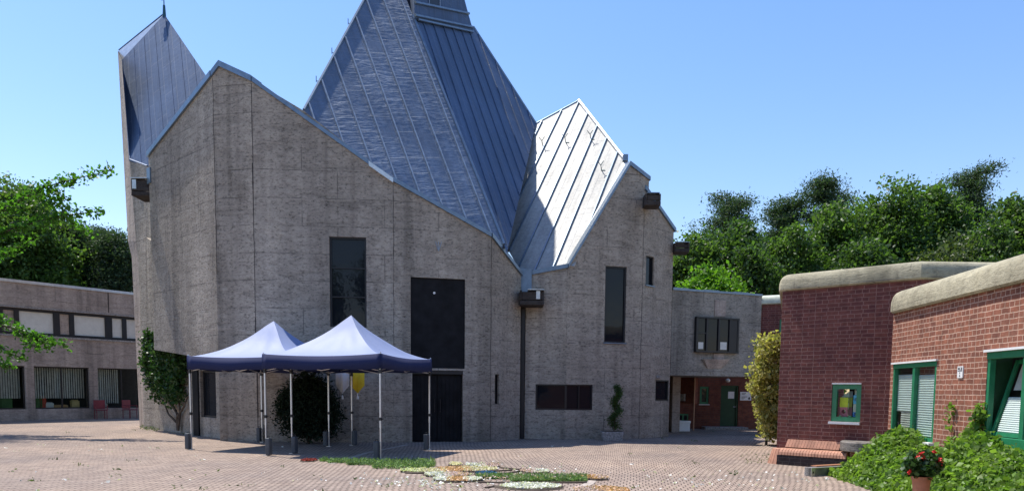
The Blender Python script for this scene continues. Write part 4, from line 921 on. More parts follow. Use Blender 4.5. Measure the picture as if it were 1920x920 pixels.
# ================================================================== TENTS
def tentmat(name, c, sheen=0.0, rough=.55):
    m, t, b = mat(name); v = coords(t); b.inputs['Base Color'].default_value = (*c, 1); b.inputs['Roughness'].default_value = rough
    b.inputs['Specular IOR Level'].default_value = .5
    if sheen: b.inputs['Sheen Weight'].default_value = sheen; b.inputs['Sheen Roughness'].default_value = .4; b.inputs['Sheen Tint'].default_value = (.75, .82, 1, 1)
    bump(t, b, nz(t, coords(t, scale=(1, 1, .5)), 1.6, 3, .5), .35, .05); return m
M['navy'] = tentmat('navy_polyester', (.008, .016, .075), .0, .85)
M['roofblue'] = tentmat('sun_glare_polyester', (.20, .25, .42), .2, .6)  # same fabric as the valance; sun glare put into this paler colour
def tent(cx, cy, rot, ze, zp, label, bag=()):
    e = empty('pavilion_tent', (cx, cy, 0), label, 'tent', 'blue pop-up pavilion tents on the courtyard')
    Rz = Matrix.Rotation(rot, 3, 'Z'); P = lambda x, y, z: Vector((cx, cy, 0)) + Rz @ Vector((x, y, z)); h = 1.5
    mb = MB(); n = 24; sd = random.random() * 9
    def H(u, v):
        r = max(abs(u), abs(v)); k = min(abs(u), abs(v)) / max(r, 1e-6)
        base = ze + (zp - ze) * ((1 - r) ** 1.75 * .86 + (1 - r) * .14)
        base -= (1 - k ** 2) * r * (1 - r) * .16
        base -= .055 * (1 - k ** 2) * r ** 6
        wr = math.sin(k * 9 + sd) * .012 * r * (1 - r) * 4 + .035 * (noise.noise(Vector((u * 2.6 + sd, v * 2.6, 0)))) * (1 - r) * 1.6 + .016 * noise.noise(Vector((math.atan2(u, v) * 5, r * 1.2, sd)))
        return base + wr
    for i in range(n):
        for j in range(n):
            q = [(-1 + 2 * a / n, -1 + 2 * b / n) for a, b in ((i, j), (i + 1, j), (i + 1, j + 1), (i, j + 1))]
            p = [P(u * h, v * h, H(u, v)) for u, v in q]
            if (i < n // 2) == (j < n // 2): mb.face([p[0], p[1], p[2]]); mb.face([p[0], p[2], p[3]])
            else: mb.face([p[0], p[1], p[3]]); mb.face([p[1], p[2], p[3]])
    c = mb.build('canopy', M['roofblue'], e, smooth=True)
    for p_ in c.data.polygons: p_.use_smooth = True
    try: c.data.set_sharp_from_angle(angle=math.radians(14))
    except Exception: pass
    mb = MB()
    for k in range(4):
        R2 = Matrix.Rotation(k * math.pi / 2, 3, 'Z'); m_ = 24
        top = []; bot = []
        for i in range(m_ + 1):
            t = -1 + 2 * i / m_; sag = -.055 * (1 - t * t) ; f_ = .015 * math.sin(5 * t + k + sd) + .02 * (1 - t * t)
            a = R2 @ Vector((t * (h + .012), -(h + .012), 0)); b = R2 @ Vector((t * (h + .02), -(h + .02 + f_), 0))
            top.append(P(a.x, a.y, ze + sag + .015)); bot.append(P(b.x, b.y, ze - .325 + sag * .35 + .012 * math.sin(7 * t + k)))
        for i in range(m_): mb.face([bot[i], bot[i + 1], top[i + 1], top[i]])
    v = mb.build('valance', M['navy'], e, smooth=True)
    md = v.modifiers.new('thickness', 'SOLIDIFY'); md.thickness = .006
    for ix, iy in ((-1, -1), (1, -1), (1, 1), (-1, 1)):
        lx, ly = ix * (h - .03), iy * (h - .03)
        mb = MB(); mb.box(P(lx, ly, 1.55), (.034, .034, 1.66), rot); mb.box(P(lx, ly, .45), (.026, .026, .86), rot)
        L = mb.build('leg', M['alu'], e)
        mb = MB(); mb.box(P(lx, ly, .92), (.055, .055, .07), rot); mb.tube(P(lx + .03, ly, .92), P(lx + .07, ly, .92), .012); mb.build('joint_collar', M['black'], L); mb = MB(); mb.box(P(lx, ly, 1.98), (.06, .06, .09), rot); mb.build('corner_bracket', M['black'], L)
        mb = MB(); mb.box(P(lx, ly, .012), (.11, .11, .016), rot); mb.build('foot_plate', M['alu'], L)
        dx = .085 * (1 if (ix, iy) in bag else -1)
        mb = MB(); mb.box(P(lx + dx, ly - .02, .22), (.115, .14, .40), rot); w_ = mb.build('leg_weight', M['weight'], L, bevel=.02)
        mb = MB(); mb.tube(P(lx + dx - .03, ly - .02, .42), P(lx + dx - .03, ly - .02, .46), .008); mb.tube(P(lx + dx + .03, ly - .02, .42), P(lx + dx + .03, ly - .02, .46), .008); mb.tube(P(lx + dx - .03, ly - .02, .46), P(lx + dx + .03, ly - .02, .46), .008)
        for v_ in mb.v: pass
        o2 = mb.build('weight_handle', M['black'], L)
    # scissor truss under the valance
    for k in range(4):
        R2 = Matrix.Rotation(k * math.pi / 2, 3, 'Z'); mb = MB()
        for s_ in (0, 1):
            a, b = (-1.45, 0) if s_ == 0 else (0, 1.45)
            for z0, z1 in ((ze - .10, ze - .36), (ze - .36, ze - .10)):
                p0 = R2 @ Vector((a, -1.45, 0)); p1 = R2 @ Vector((b, -1.45, 0)); mb.tube(P(p0.x, p0.y, z0), P(p1.x, p1.y, z1), .013, n=5)
        mb.build('truss_bar', M['alu'], e)
    for ix, iy in ((-1, -1), (1, -1), (1, 1), (-1, 1)):
        mb = MB(); mb.pipe([P(ix * 1.45 * q, iy * 1.45 * q, ze + hh_) for q, hh_ in ((1, -.05), (.75, .03), (.5, .16), (.25, .38), (0, zp - ze - .25))], .014, 5); mb.build('rafter', M['alu'], e)
    mb = MB(); mb.tube(P(0, 0, zp - .75), P(0, 0, zp - .02), .02, n=6); mb.build('centre_pole', M['alu'], e)
    for ix, iy in ((-1, -1), (1, -1), (1, 1)):
        mb = MB(); mb.tube(P(ix * 1.49, iy * 1.49, ze), P(ix * 1.49, iy * 1.49, ze + .05), .012, n=5); mb.build('corner_pin', M['alu'], e)
    return e
tent(-6.33, 19.95, math.radians(-17), 2.36, 3.34, 'blue pavilion tent further back at the left, its front right corner hidden by the other', ((1, -1), (1, 1)))
tent(-3.98, 18.55, math.radians(-15.5), 2.36, 3.38, 'blue pavilion tent nearer the camera with its peak before the tall window', ((-1, -1),))

# banners by the wall
def banner(x0, x1, y0, yb, yt, yd, m_, label):
    a = dep(x0, y0, yd); b = dep(x1, y0, yd + .05); e = empty('pennant_banner', (a + b) / 2, label, 'banner', 'pennants by the church wall')
    zb = dep(x0, yb, yd).z; zt2 = dep(x0, yt, yd).z; n = 12; mb = MB()
    for i in range(n):
        def pt(i, top):
            t = i / n; x = a.x + (b.x - a.x) * t; y = a.y + .025 * math.sin(t * 9 + x0)
            k = 1 - abs(2 * t - 1); return Vector((x, y, a.z + .25 if top else zb + (zt2 - zb) * k))
        mb.face([pt(i, 0), pt(i + 1, 0), pt(i + 1, 1), pt(i, 1)])
    o = mb.build('cloth', m_, e, smooth=True); md = o.modifiers.new('t', 'SOLIDIFY'); md.thickness = .006
    mb = MB(); c = Vector(((a.x + b.x) / 2, a.y, zt2)); mb.lathe(c - Vector((0, 0, .16)), [(0, 0), (.035, .0), (.03, .07), (.012, .11), (.014, .17)], 10); mb.build('tassel', M['white'], e)
    mb = MB(); mb.tube(Vector((a.x - .05, a.y, a.z + .25)), Vector((b.x + .05, b.y, a.z + .25)), .014, n=6)
    for q in (a, b): mb.tube(Vector((q.x, q.y, a.z + .25)), Vector((q.x + .02, q.y + 1.0, a.z + .30)), .008, n=5)
    mb.build('rod', M['black'], e)
M['yellow'] = plain('yellow_cloth', (.75, .56, .03), .8, 0, .06); M['wcloth'] = plain('white_cloth', (.72, .76, .82), .8, 0, .04)
banner(629, 655, 696, 722, 737, 21.35, M['wcloth'], 'white pointed pennant with tassel hanging beside the yellow one')
banner(657, 684, 696, 722, 737, 21.35, M['yellow'], 'yellow pointed pennant with tassel hanging on the church wall under the tent roof')

# ================================================================== FOLIAGE
def leaves(name, C, size, m, parent=None, asp=.62, flat=0.0, var=.35, seed=1):
    """C: (N,3) array of leaf centres; each leaf a folded pair of triangles"""
    r = np.random.default_rng(seed); n = len(C)
    d = r.normal(size=(n, 3)); d /= np.linalg.norm(d, axis=1)[:, None]
    q = r.normal(size=(n, 3)); q[:, 2] += flat * 3; q -= (q * d).sum(1)[:, None] * d; q /= np.linalg.norm(q, axis=1)[:, None]
    s = np.cross(d, q); L = size * (1 + var * r.normal(size=n)).clip(.4, 2)[:, None]
    a = C - d * L * .5; b = C + s * L * asp * .5 + q * L * .08; c = C + d * L * .5; e = C - s * L * asp * .5 + q * L * .08
    V = np.stack([a, b, c, e], 1).reshape(-1, 3) - np.array(base_of(parent))
    me = bpy.data.meshes.new(name); me.vertices.add(4 * n); me.vertices.foreach_set('co', V.astype(np.float32).ravel())
    i = np.arange(n) * 4; T = np.stack([i, i + 1, i + 2, i, i + 2, i + 3], 1).ravel()
    me.loops.add(6 * n); me.loops.foreach_set('vertex_index', T.astype(np.int32)); me.polygons.add(2 * n)
    me.polygons.foreach_set('loop_start', (np.arange(2 * n) * 3).astype(np.int32)); me.polygons.foreach_set('loop_total', np.full(2 * n, 3, np.int32))
    me.update(calc_edges=True); me.validate(); me.materials.append(m)
    o = bpy.data.objects.new(name, me); COL.objects.link(o)
    if parent is not None: o.parent = parent
    return o
def crown_pts(c, rad, ncl, per, clr, seed, shell=.55, low=-.7, lump=.35):
    r = np.random.default_rng(seed); out = []; nb = max(4, int(ncl / 16))
    # lobes
    lob = []
    for k in range(nb):
        d = r.normal(size=3); d /= np.linalg.norm(d); d[2] = max(d[2], low) ; rr = r.uniform(.35, .95) ** .7
        lob.append((d * rr * (1 - lump * .6), r.uniform(.25, .45)))
    for k in range(ncl):
        L, lr = lob[r.integers(nb)]; d = r.normal(size=3); d /= np.linalg.norm(d); p = L + d * lr * r.uniform(shell, 1.05)
        if p[2] < low: continue
        cc = np.array(c) + p * np.array(rad); q = r.normal(size=(per, 3)) * clr * np.array([1, 1, .55]) * r.uniform(.6, 1.25)
        out.append(cc + q)
    return np.concatenate(out), [np.array(c) + L[0] * np.array(rad) for L in lob]
GR = {
 'mid': leafmat('broad_leaves', (.06, .12, .026), (.11, .18, .042), .5, .5),
 'dark': leafmat('dark_leaves', (.045, .09, .024), (.08, .14, .036), .5, .5),
 'olive': leafmat('olive_leaves', (.075, .11, .035), (.11, .145, .05), .4),
 'pine': leafmat('pine_needles', (.04, .075, .032), (.07, .11, .05), .35, 1.2, .6),
 'bright': leafmat('bright_leaves', (.10, .22, .02), (.15, .28, .03), .55),
 'ginkgo': leafmat('ginkgo_leaves', (.055, .15, .018), (.09, .21, .03), .55),
 'ivy': leafmat('ivy_leaves', (.10, .20, .035), (.24, .34, .07), .45),
 'gold': leafmat('yellowing_leaves', (.24, .27, .08), (.60, .50, .20), .4, 3.5),
 'ivydark': leafmat('wall_vine_leaves', (.025, .065, .016), (.05, .11, .028), .3),
 'black': leafmat('yew_needles', (.008, .020, .010), (.014, .030, .014), .1, 1.2, .9),
}
def tree(px, py_top, wpx, d, label, kind='mid', name='broadleaf_tree', zlow=None, dens=1.0, seed=0, pine=False, group='trees behind the buildings', hr=None):
    c = D(px, d); ztop = zat((c.x, c.y), py_top); rw = wpx / 2 * d / F; zl = zlow if zlow is not None else max(1.2, ztop - rw * 3.0)
    e = empty(name, (c.x, c.y, 0), label, 'tree', group); r = random.Random(seed)
    ls = .21 * d / 45 if not pine else .17 * d / 45
    if pine:
        P = []; brs = MB(); z = zl; th = ztop
        trn = [Vector((c.x + .15 * math.sin(k), c.y, th * k / 6 * .97)) for k in range(7)]
        nb = int(40 * dens)
        for k in range(nb):
            zz = zl + (th - zl) * ((k + .5) / nb) ** .8; ln = rw * (1.05 - .5 * ((zz - zl) / (th - zl)) ** 1.6) * r.uniform(.35, 1.2); a = r.uniform(0, 6.28)
            b0 = Vector((c.x, c.y, zz - .4)); b1 = b0 + Vector((math.cos(a) * ln, math.sin(a) * ln, r.uniform(.1, .9)))
            brs.tube(b0, b1, .06, .02, 4)
            for q in range(9):
                t = r.uniform(.3, 1.0); p = b0.lerp(b1, t) + Vector((r.gauss(0, .35), r.gauss(0, .35), r.gauss(.15, .18)))
                m_ = 85; o = RNG.normal(size=(m_, 3)) * np.array([.45, .45, .16]); P.append(np.array(p) + o)
        P = np.concatenate(P); brs.pipe(trn, .28, 6, r1=.06); brs.build('trunk', M['bark'], e)
        leaves('crown', P, ls, GR[kind], e, asp=.30, seed=seed)
    else:
        cz = (ztop + zl) / 2; rz = (ztop - zl) / 2
        P, lob = crown_pts((c.x, c.y, cz), (rw * 1.05, rw * .9, rz), int(900 * dens), 84, .036 * (rw + rz) * 1.2 + .14, seed + 50)
        brs = MB(); brs.pipe([Vector((c.x, c.y, 0)), Vector((c.x + .1, c.y, zl)), Vector((c.x, c.y, cz))], .26, 7, r1=.12)
        for l in lob: brs.tube(Vector((c.x, c.y, cz - rz * .5)), Vector(l), .09, .02, 5)
        brs.build('trunk', M['bark'], e); leaves('crown', P, ls, GR[kind], e, seed=seed)
    return e
TR = [
 (1292, 432, 120, 44, 'broad dark green tree directly right of the church gable', 'mid', 0, 1.5),
 (1352, 374, 130, 52, 'spreading pine rising behind the trees right of the church', 'pine', 1, 3.5),
 (1382, 408, 120, 45, 'rounded broadleaf tree below the leftmost spreading pine', 'dark', 0, 1.5),
 (1462, 380, 90, 54, 'dark pine top between the rounded trees', 'pine', 1, 5),
 (1468, 430, 130, 43, 'yellowish green broadleaf tree left of the tall group', 'mid', 0, 1.5),
 (1532, 348, 90, 54, 'pine crown standing above the tree row before its highest stretch', 'pine', 1, 7),
 (1560, 382, 150, 46, 'full broadleaf tree above the left end of the concrete parapet', 'mid', 0, 1.5),
 (1655, 340, 150, 47, 'tall broadleaf tree left of the notch in the tree row', 'mid', 0, 1.5),
 (1738, 334, 110, 48, 'tall loose crowned tree right of the notch in the tree row', 'mid', 0, 3),
 (1798, 330, 100, 52, 'leaning pine with open branches at the highest part of the row', 'pine', 1, 6),
 (1775, 432, 120, 42, 'lower olive green tree before the leaning pine', 'olive', 0, 1.5),
 (1890, 352, 170, 44, 'dense dark broadleaf tree at the right edge', 'mid', 0, 1.5),
 (1830, 425, 110, 41, 'dark tree between the olive one and the right edge', 'dark', 0, 1.5),
 (1990, 380, 160, 46, 'broadleaf tree cut by the right border above the brick house', 'dark', 0, 1.5),
 (1620, 440, 150, 42, 'lower dark tree behind the middle of the concrete parapet', 'dark', 0, 1.5),
 (1410, 470, 100, 41, 'low dark tree behind the bridge building roof', 'dark', 0, 1.5),
]
for i, (px, py, wp, d, lab, kd, pn_, zl) in enumerate(TR):
    tree(px, py, wp, d, lab, kd, 'pine_tree' if pn_ else 'broadleaf_tree', zl, 1.0, 11 + i, bool(pn_))
tree(1325, 507, 125, 36, 'bright yellow green young tree behind the bridge building roof', 'bright', 'broadleaf_tree', 2.5, .8, 71)
tree(40, 330, 190, 47, 'large rounded broadleaf tree above the roof of the parish wing', 'mid', 'broadleaf_tree', 1.5, 1.7, 81)
tree(-80, 350, 170, 45, 'broadleaf tree cut by the left border above the wing', 'mid', 'broadleaf_tree', 1.5, 1.0, 82)
tree(140, 425, 70, 50, 'dark blackish pine between the large tree and the tower', 'pine', 'pine_tree', 3, 1.2, 83, True)
tree(185, 432, 70, 52, 'second dark pine, right of the blackish one', 'pine', 'pine_tree', 2, 1.4, 84, True)
tree(235, 448, 90, 50, 'dark conifer whose crown touches the church tower', 'pine', 'pine_tree', 2, 1.6, 85, True)
tree(110, 500, 90, 46, 'low fresh green tree just above the wing roof', 'mid', 'broadleaf_tree', 1.5, .6, 86)
# wooded backdrop behind the rows
P = []
for k in range(1500):
    px = random.choice([random.uniform(1260, 2020), random.uniform(-120, 260)]); d = random.uniform(58, 66); c = D(px, d); z = random.uniform(.5, 11.0 if px > 1000 else 6.5); q = RNG.normal(size=(34, 3)) * np.array([1.1, 1.0, .6]); P.append(np.array((c.x, c.y, z)) + q)
tag(leaves('distant_woodland', np.concatenate(P), .36, GR['dark'], seed=5), kind='stuff', label='dark woodland massed behind the tree rows', cat='woodland')

# ginkgo with long branches reaching in from the left
gt = empty('ginkgo_tree', (-21.0, 24.5, 0), 'ginkgo tree outside the left border with long leafy branches reaching into view', 'tree')
mb = MB(); tk = [Vector((-21, 24.5, 0)), Vector((-20.9, 24.5, 3)), Vector((-20.7, 24.4, 7)), Vector((-20.6, 24.4, 11))]; mb.pipe(tk, .3, 8, r1=.1); mb.build('trunk', M['bark'], gt)
def P3(px, py, d=24.2): return dep(px, py, d)
BR = [
 [(-160, 470), (-60, 425), (20, 385), (80, 352), (140, 335), (210, 320)],
 [(40, 372), (70, 355), (100, 375), (125, 400)], [(60, 358), (80, 375), (95, 390)], [(90, 355), (110, 362), (132, 380)], [(120, 338), (138, 348)],
 [(-160, 520), (-60, 470), (20, 430), (90, 410), (140, 402), (190, 396)],
 [(110, 405), (135, 418), (168, 438)], [(70, 415), (90, 430)], [(115, 402), (122, 392)],
 [(-160, 600), (-60, 605), (0, 608), (50, 622), (90, 636), (128, 648)], [(30, 612), (50, 640), (75, 655)], [(-60, 640), (0, 650), (25, 665), (50, 672)], [(-40, 665), (0, 678), (20, 690)], [(-40, 590), (0, 598), (10, 592)], [(55, 622), (70, 640), (98, 650)],
 [(-160, 400), (-60, 380), (10, 395), (50, 400)], [(-100, 450), (0, 440), (60, 425)], [(-120, 500), (-20, 490), (60, 450)],
]
PL = []
for bi, b in enumerate(BR):
    dd_ = 24.2 + .25 * math.sin(bi * 2.3); pts = [P3(x, y, dd_) for x, y in b]; mb = MB(); mb.pipe(pts, .05 if b[0][0] < -100 else .022, 5, r1=.008); mb.build('branch', M['bark'], gt)
    for p, q in zip(pts, pts[1:]):
        L_ = (q - p).length; n = int(L_ * 130)
        t = RNG.uniform(0, 1, n)[:, None]; c = np.array(p) * (1 - t) + np.array(q) * t
        PL.append(c + RNG.normal(size=(n, 3)) * np.array([.10, .14, .095]))
cr, _ = crown_pts((-21, 24.5, 9.5), (3.2, 3.2, 4.2), 220, 60, .45, 99)
PL.append(cr)
leaves('foliage', np.concatenate(PL), .115, GR['ginkgo'], gt, asp=.8, flat=.5, seed=31)

# slender yellowing tree by the brick corner
yt = empty('yellowing_tree', (*D(1440, 22.6), 0), 'slender tree with yellowing leaves beside the dark brick corner', 'tree')
P = []; base = D(1440, 22.6)
for k in range(330):
    py = random.uniform(632, 815); t = (py - 632) / 183; wv = (8 + 22 * math.sin(math.pi * min(1, .18 + t * .8)) ** .7) * (.72 + .5 * noise.noise(Vector((t * 7, 3.3, 0))) + .2); off = 4 if t < .25 else (-2 if t < .6 else 6)
    a = dep(1440 + off + random.uniform(-wv, wv), py, 22.6 + random.uniform(-.35, .35)); P.append(np.array(a) + RNG.normal(size=(17, 3)) * .085)
leaves('crown', np.concatenate(P), .11, GR['gold'], yt, asp=.7, seed=41)
mb = MB(); mb.pipe([Vector((*base, 0)), Vector((base.x + .05, base.y, 1.5)), Vector((base.x + .1, base.y, 3.1))], .045, 6, r1=.015)
for k in range(9): z = .7 + .25 * k; mb.tube((base.x + .05, base.y, z), (base.x + random.uniform(-.5, .5), base.y + random.uniform(-.3, .3), z + .4), .018, .006, 5)
mb.build('trunk', M['bark'], yt)

# dark yew bush in front of the church
def bush(px, pyb, pyt, wpx, y, kind, name, label, n, ls, seed, cat='bush', squash=1.0, stems=True):
    c = D(px, y); zt3 = zat((c.x, c.y), pyt); rw = wpx / 2 * y / F; e = empty(name, (c.x, c.y, 0), label, cat); r = np.random.default_rng(seed); P = []
    for k in range(n):
        d = r.normal(size=3); d /= np.linalg.norm(d); rr = r.uniform(.55, 1.0); p = d * rr; p[2] = abs(p[2]) if p[2] < -.75 else p[2]
        z = zt3 * .5 + p[2] * zt3 * .5; wz = 1 - .35 * max(0, p[2])
        P.append(np.array((c.x + p[0] * rw * wz, c.y + p[1] * rw * .6 * wz, max(.06, z))) + r.normal(size=(40, 3)) * np.array([.10, .08, .11]))
    leaves('foliage', np.concatenate(P), ls, GR[kind], e, asp=.35 if kind == 'black' else .7, seed=seed)
    mb = MB()
    for k in range(7): a = k * .9; mb.tube((c.x, c.y, 0), (c.x + rw * .5 * math.cos(a), c.y + .3 * math.sin(a), zt3 * .6), .03, .01, 5)
    mb.build('stem', M['bark'], e); return e
bush(578, 830, 702, 128, 21.3, 'black', 'yew_bush', 'large dark yew bush against the church wall behind the tents', 420, .10, 51)
bush(215, 798, 775, 30, 31.5, 'dark', 'weed_clump', 'small weed clump at the foot of the tower wall', 14, .08, 52, 'plant') if False else None

# small spiral conifer in a stone trough
pc = D(1152, 24.0); tz = .30
tr_o = empty('stone_trough', (pc.x, 23.95, 0), 'square stone trough planter against the church wall', 'planter'); cx_ = D(1149, 23.9).x
mb = MB(); mb.hexa([Vector((cx_ + a * .36, 23.9 + b * .22, .004)) for a, b in ((-.85, -1), (.85, -1), (.85, 1), (-.85, 1))], [Vector((cx_ + a * .36, 23.9 + b * .22, tz)) for a, b in ((-1, -1), (1, -1), (1, 1), (-1, 1))]); mb.build('trough', M['stone'], tr_o, bevel=.015)
mb = MB(); mb.box((cx_, 23.9, tz + .006), (.62, .34, .02)); mb.build('soil', M['bark'], tr_o)
cy = empty('spiral_conifer', (cx_ + .08, 23.9, tz), 'small twisted dark conifer growing in the stone trough', 'plant'); P = []
for k in range(150):
    t = k / 150; z = tz + .1 + 1.36 * t; a = t * 15; rr = .13 * (1 - t * .45); P.append(np.array((cx_ + .06 + .1 * t + rr * math.cos(a) * .7, 23.9 + rr * math.sin(a) * .7, z)) + RNG.normal(size=(30, 3)) * np.array([.075, .075, .045]) * (1.2 - .45 * t))
leaves('foliage', np.concatenate(P), .05, GR['dark'], cy, asp=.4, seed=61); mb = MB(); mb.tube((cx_ + .06, 23.9, tz), (cx_ + .15, 23.9, tz + 1.35), .02, .008); mb.build('stem', M['bark'], cy)

# climbing vine on the recessed wall
vn = empty('climbing_vine', (*WR.pt(1.0, 0, .15).xy, 0), 'climbing vine with bare twisted stems on the recessed wall left of the tents', 'vine'); P = []
for k in range(520):
    px = random.uniform(284, 344); py = random.uniform(645, 758)
    if random.random() < .18: px = random.uniform(279, 288); py = random.uniform(622, 700)
    lim = 748 - abs(px - 320) * .25 if px > 300 else 735
    if py > lim and random.random() < .85: continue
    t_, z_ = WR.hit(px, py, .15); pr = WR.pt(t_, z_, random.uniform(.03, .38)); P.append(np.array(pr) + RNG.normal(size=(22, 3)) * .085)
leaves('foliage', np.concatenate(P), .10, GR['ivydark'], vn, asp=.8, seed=65)
mb = MB()
def wp(x, y): t_, z_ = WR.hit(x, y, .12); return WR.pt(t_, z_, .12)
for path in ([(333, 806), (332, 775), (322, 755), (325, 735), (345, 715)], [(334, 806), (338, 770), (335, 750), (322, 735), (312, 722)], [(333, 780), (345, 762), (352, 742)], [(330, 770), (310, 745), (304, 720)], [(330, 790), (316, 776), (306, 750)]): mb.pipe([wp(*q) for q in path], .045, 6, r1=.018)
mb.build('stem', M['bark'], vn)

# ivy bed at the foot of the near brick house
P = []; r = np.random.default_rng(77)
def ivyh(px):   # outline of the top of the ivy in the picture
    xs = [1560, 1590, 1650, 1700, 1722, 1750, 1790, 1820, 1860, 1920, 2000]; ys = [905, 882, 838, 815, 818, 828, 838, 836, 836, 850, 858]; return float(np.interp(px, xs, ys))
dist_w = lambda p: (Vector(p[:2]) - WX.a).dot(WX.n.xy)
for k in range(19000):
    s_ = r.uniform(-.25, 7.9); o = 1.15 * r.uniform(0, 1) ** .8
    fr_ = max(0, 1 - (o / (1.12 if s_ > 1.2 else .95)) ** 2.2)
    hgt = (.80 + .12 * math.sin(s_ * 2.1) + .06 * math.sin(s_ * 5.3 + 1)) * fr_
    if s_ < .9: hgt *= max(0, (s_ + .3) / 1.2) ** .8
    if 2.0 < s_ < 3.6: hgt *= .84
    hgt = max(hgt, .04); b = WX.pt(s_, 0, .05 + o); z = hgt - abs(r.normal()) * .05
    if b.y < 7.2: continue
    P.append(np.array((b.x, b.y, max(.02, z))) + r.normal(size=(4, 3)) * .045)
PI_ = np.concatenate(P)
for k in range(150):  # shoots climbing by the right window
    t = r.uniform(0, 1); s_ = WX.hit(1845, 830)[0] - .03 - .5 * (1 - t) ** 2 * 1.1; PI_ = np.concatenate([PI_, (np.array(WX.pt(s_, .62 + .75 * t, .08)) + r.normal(size=(3, 3)) * .05)])
for k in range(26): t = r.uniform(0, 1); PI_ = np.concatenate([PI_, (np.array(WX.pt(WX.hit(1788, 800)[0] + .03 * math.sin(9 * t), .7 + .75 * t, .05)) + r.normal(size=(2, 3)) * .035)])
tag(leaves('ivy_ground_cover', PI_, .075, GR['ivy'], asp=.85, flat=.35, seed=78), 'dense green ivy covering the bed along the sunlit brick house', 'ivy', kind='stuff')
mb = MB()  # dark soil under the ivy
mb.face([(*WX.pt(-.2, 0, .0).xy, .012), (*WX.pt(8.2, 0, .0).xy, .012), (*WX.pt(8.2, 0, 1.1).xy, .012), (*WX.pt(-.1, 0, .8).xy, .012)]); tag(mb.build('planting_bed', M['bark'], fix=False), kind='structure')

# geranium
gp = dep(1728, 892, 8.7); gp = Vector((gp.x, gp.y, gp.z))
pot = empty('flower_pot', (gp.x, gp.y, gp.z - .26), 'terracotta pot standing in the ivy before the brick house', 'pot'); b0 = Vector((gp.x, gp.y, gp.z - .26))
mb = MB(); mb.lathe(b0, [(0, 0), (.078, 0), (.10, .22), (.112, .22), (.112, .26), (.095, .26), (.09, .235), (0, .235)], 24); mb.build('pot', M['terracotta'], pot, smooth=False)
pd = empty('pot_pedestal', (gp.x, gp.y, 0), 'low stone block under the terracotta pot in the ivy', 'pedestal'); mb = MB(); zz = gp.z - .262
mb.box((gp.x, gp.y, zz / 2 + .004), (.2, .2, zz - .008)); mb.box((gp.x, gp.y, zz - .03), (.24, .24, .03)); mb.build('block', M['stone'], pd, bevel=.01)
gr_ = empty('geranium', (gp.x, gp.y, gp.z - .02), 'red flowering geranium growing in the terracotta pot', 'plant'); P = []
for k in range(130): d_ = r.normal(size=3); d_ /= np.linalg.norm(d_); P.append(np.array((gp.x + d_[0] * .17, gp.y + d_[1] * .15, gp.z + .13 + d_[2] * .12)) + r.normal(size=(8, 3)) * .03)
leaves('foliage', np.concatenate(P), .055, GR['ivydark'], gr_, asp=.9, seed=79)
mb = MB()
for k in range(6): mb.tube((gp.x, gp.y, gp.z - .03), (gp.x + .12 * math.cos(k), gp.y + .1 * math.sin(k), gp.z + .22), .005, n=5)
for px, py in ((1727, 860), (1762, 863), (1705, 883)): mb.tube((gp.x, gp.y, gp.z), dep(px, py, 8.65), .004, n=4)
mb.build('stem', GR['dark'], gr_)
RED = plain('red_petals', (.70, .02, .012), .6)
for i, (px, py, rr) in enumerate(((1727, 857, .046), (1762, 863, .034), (1705, 884, .020), (1752, 846, .012))):
    c = np.array(dep(px, py, 8.62)); leaves('flower_head', c + r.normal(size=(110 if rr > .025 else 24, 3)) * rr * .5, .026, RED, gr_, asp=1.0, seed=80 + i)

# silver slatted ventilation box on the ground
va = gnd(1521, 893); vb = gnd(1600, 888); VW = Wall(va, vb); bx = empty('slatted_box', (*((va + vb) / 2).xy, 0), 'long low silver box with dark slatted side in front of the brick ledge', 'box')
mb = MB(); mb.wbox(VW, 0, VW.L, .005, .165, -.16, -.012); mb.build('body', M['black'], bx)
mb = MB(); mb.wbox(VW, 0, .10, .004, .17, -.165, .0); mb.wbox(VW, .10, VW.L, .158, .17, -.165, .0); mb.wbox(VW, .10, VW.L, .004, .014, -.165, .0); mb.build('frame', M['alu'], bx)
mb = MB(); n = 46
for k in range(n): s_ = .11 + (VW.L - .12) * k / n; z0_ = .014; mb.hexa([VW.pt(s_, z0_, -.011), VW.pt(s_ + .006, z0_, -.011), VW.pt(s_ + .006, z0_, -.002), VW.pt(s_, z0_, -.002)], [VW.pt(s_ - .02 * math.sin(k * .5), .158, -.011), VW.pt(s_ + .006 - .02 * math.sin(k * .5), .158, -.011), VW.pt(s_ + .006 - .02 * math.sin(k * .5), .158, -.002), VW.pt(s_ - .02 * math.sin(k * .5), .158, -.002)])
mb.build('slat_grille', M['alu'], bx)
mb = MB(); mb.wbox(VW, .035, .065, .06, .10, .0, .004); mb.build('label', M['black'], bx)
mb = MB(); mb.wbox(VW, .25, VW.L + .2, .172, .19, -.24, -.10); tag(mb.build('wooden_plank', plain('plank', (.33, .14, .07), .8), None), 'reddish wooden plank lying on the silver slatted box', 'plank')

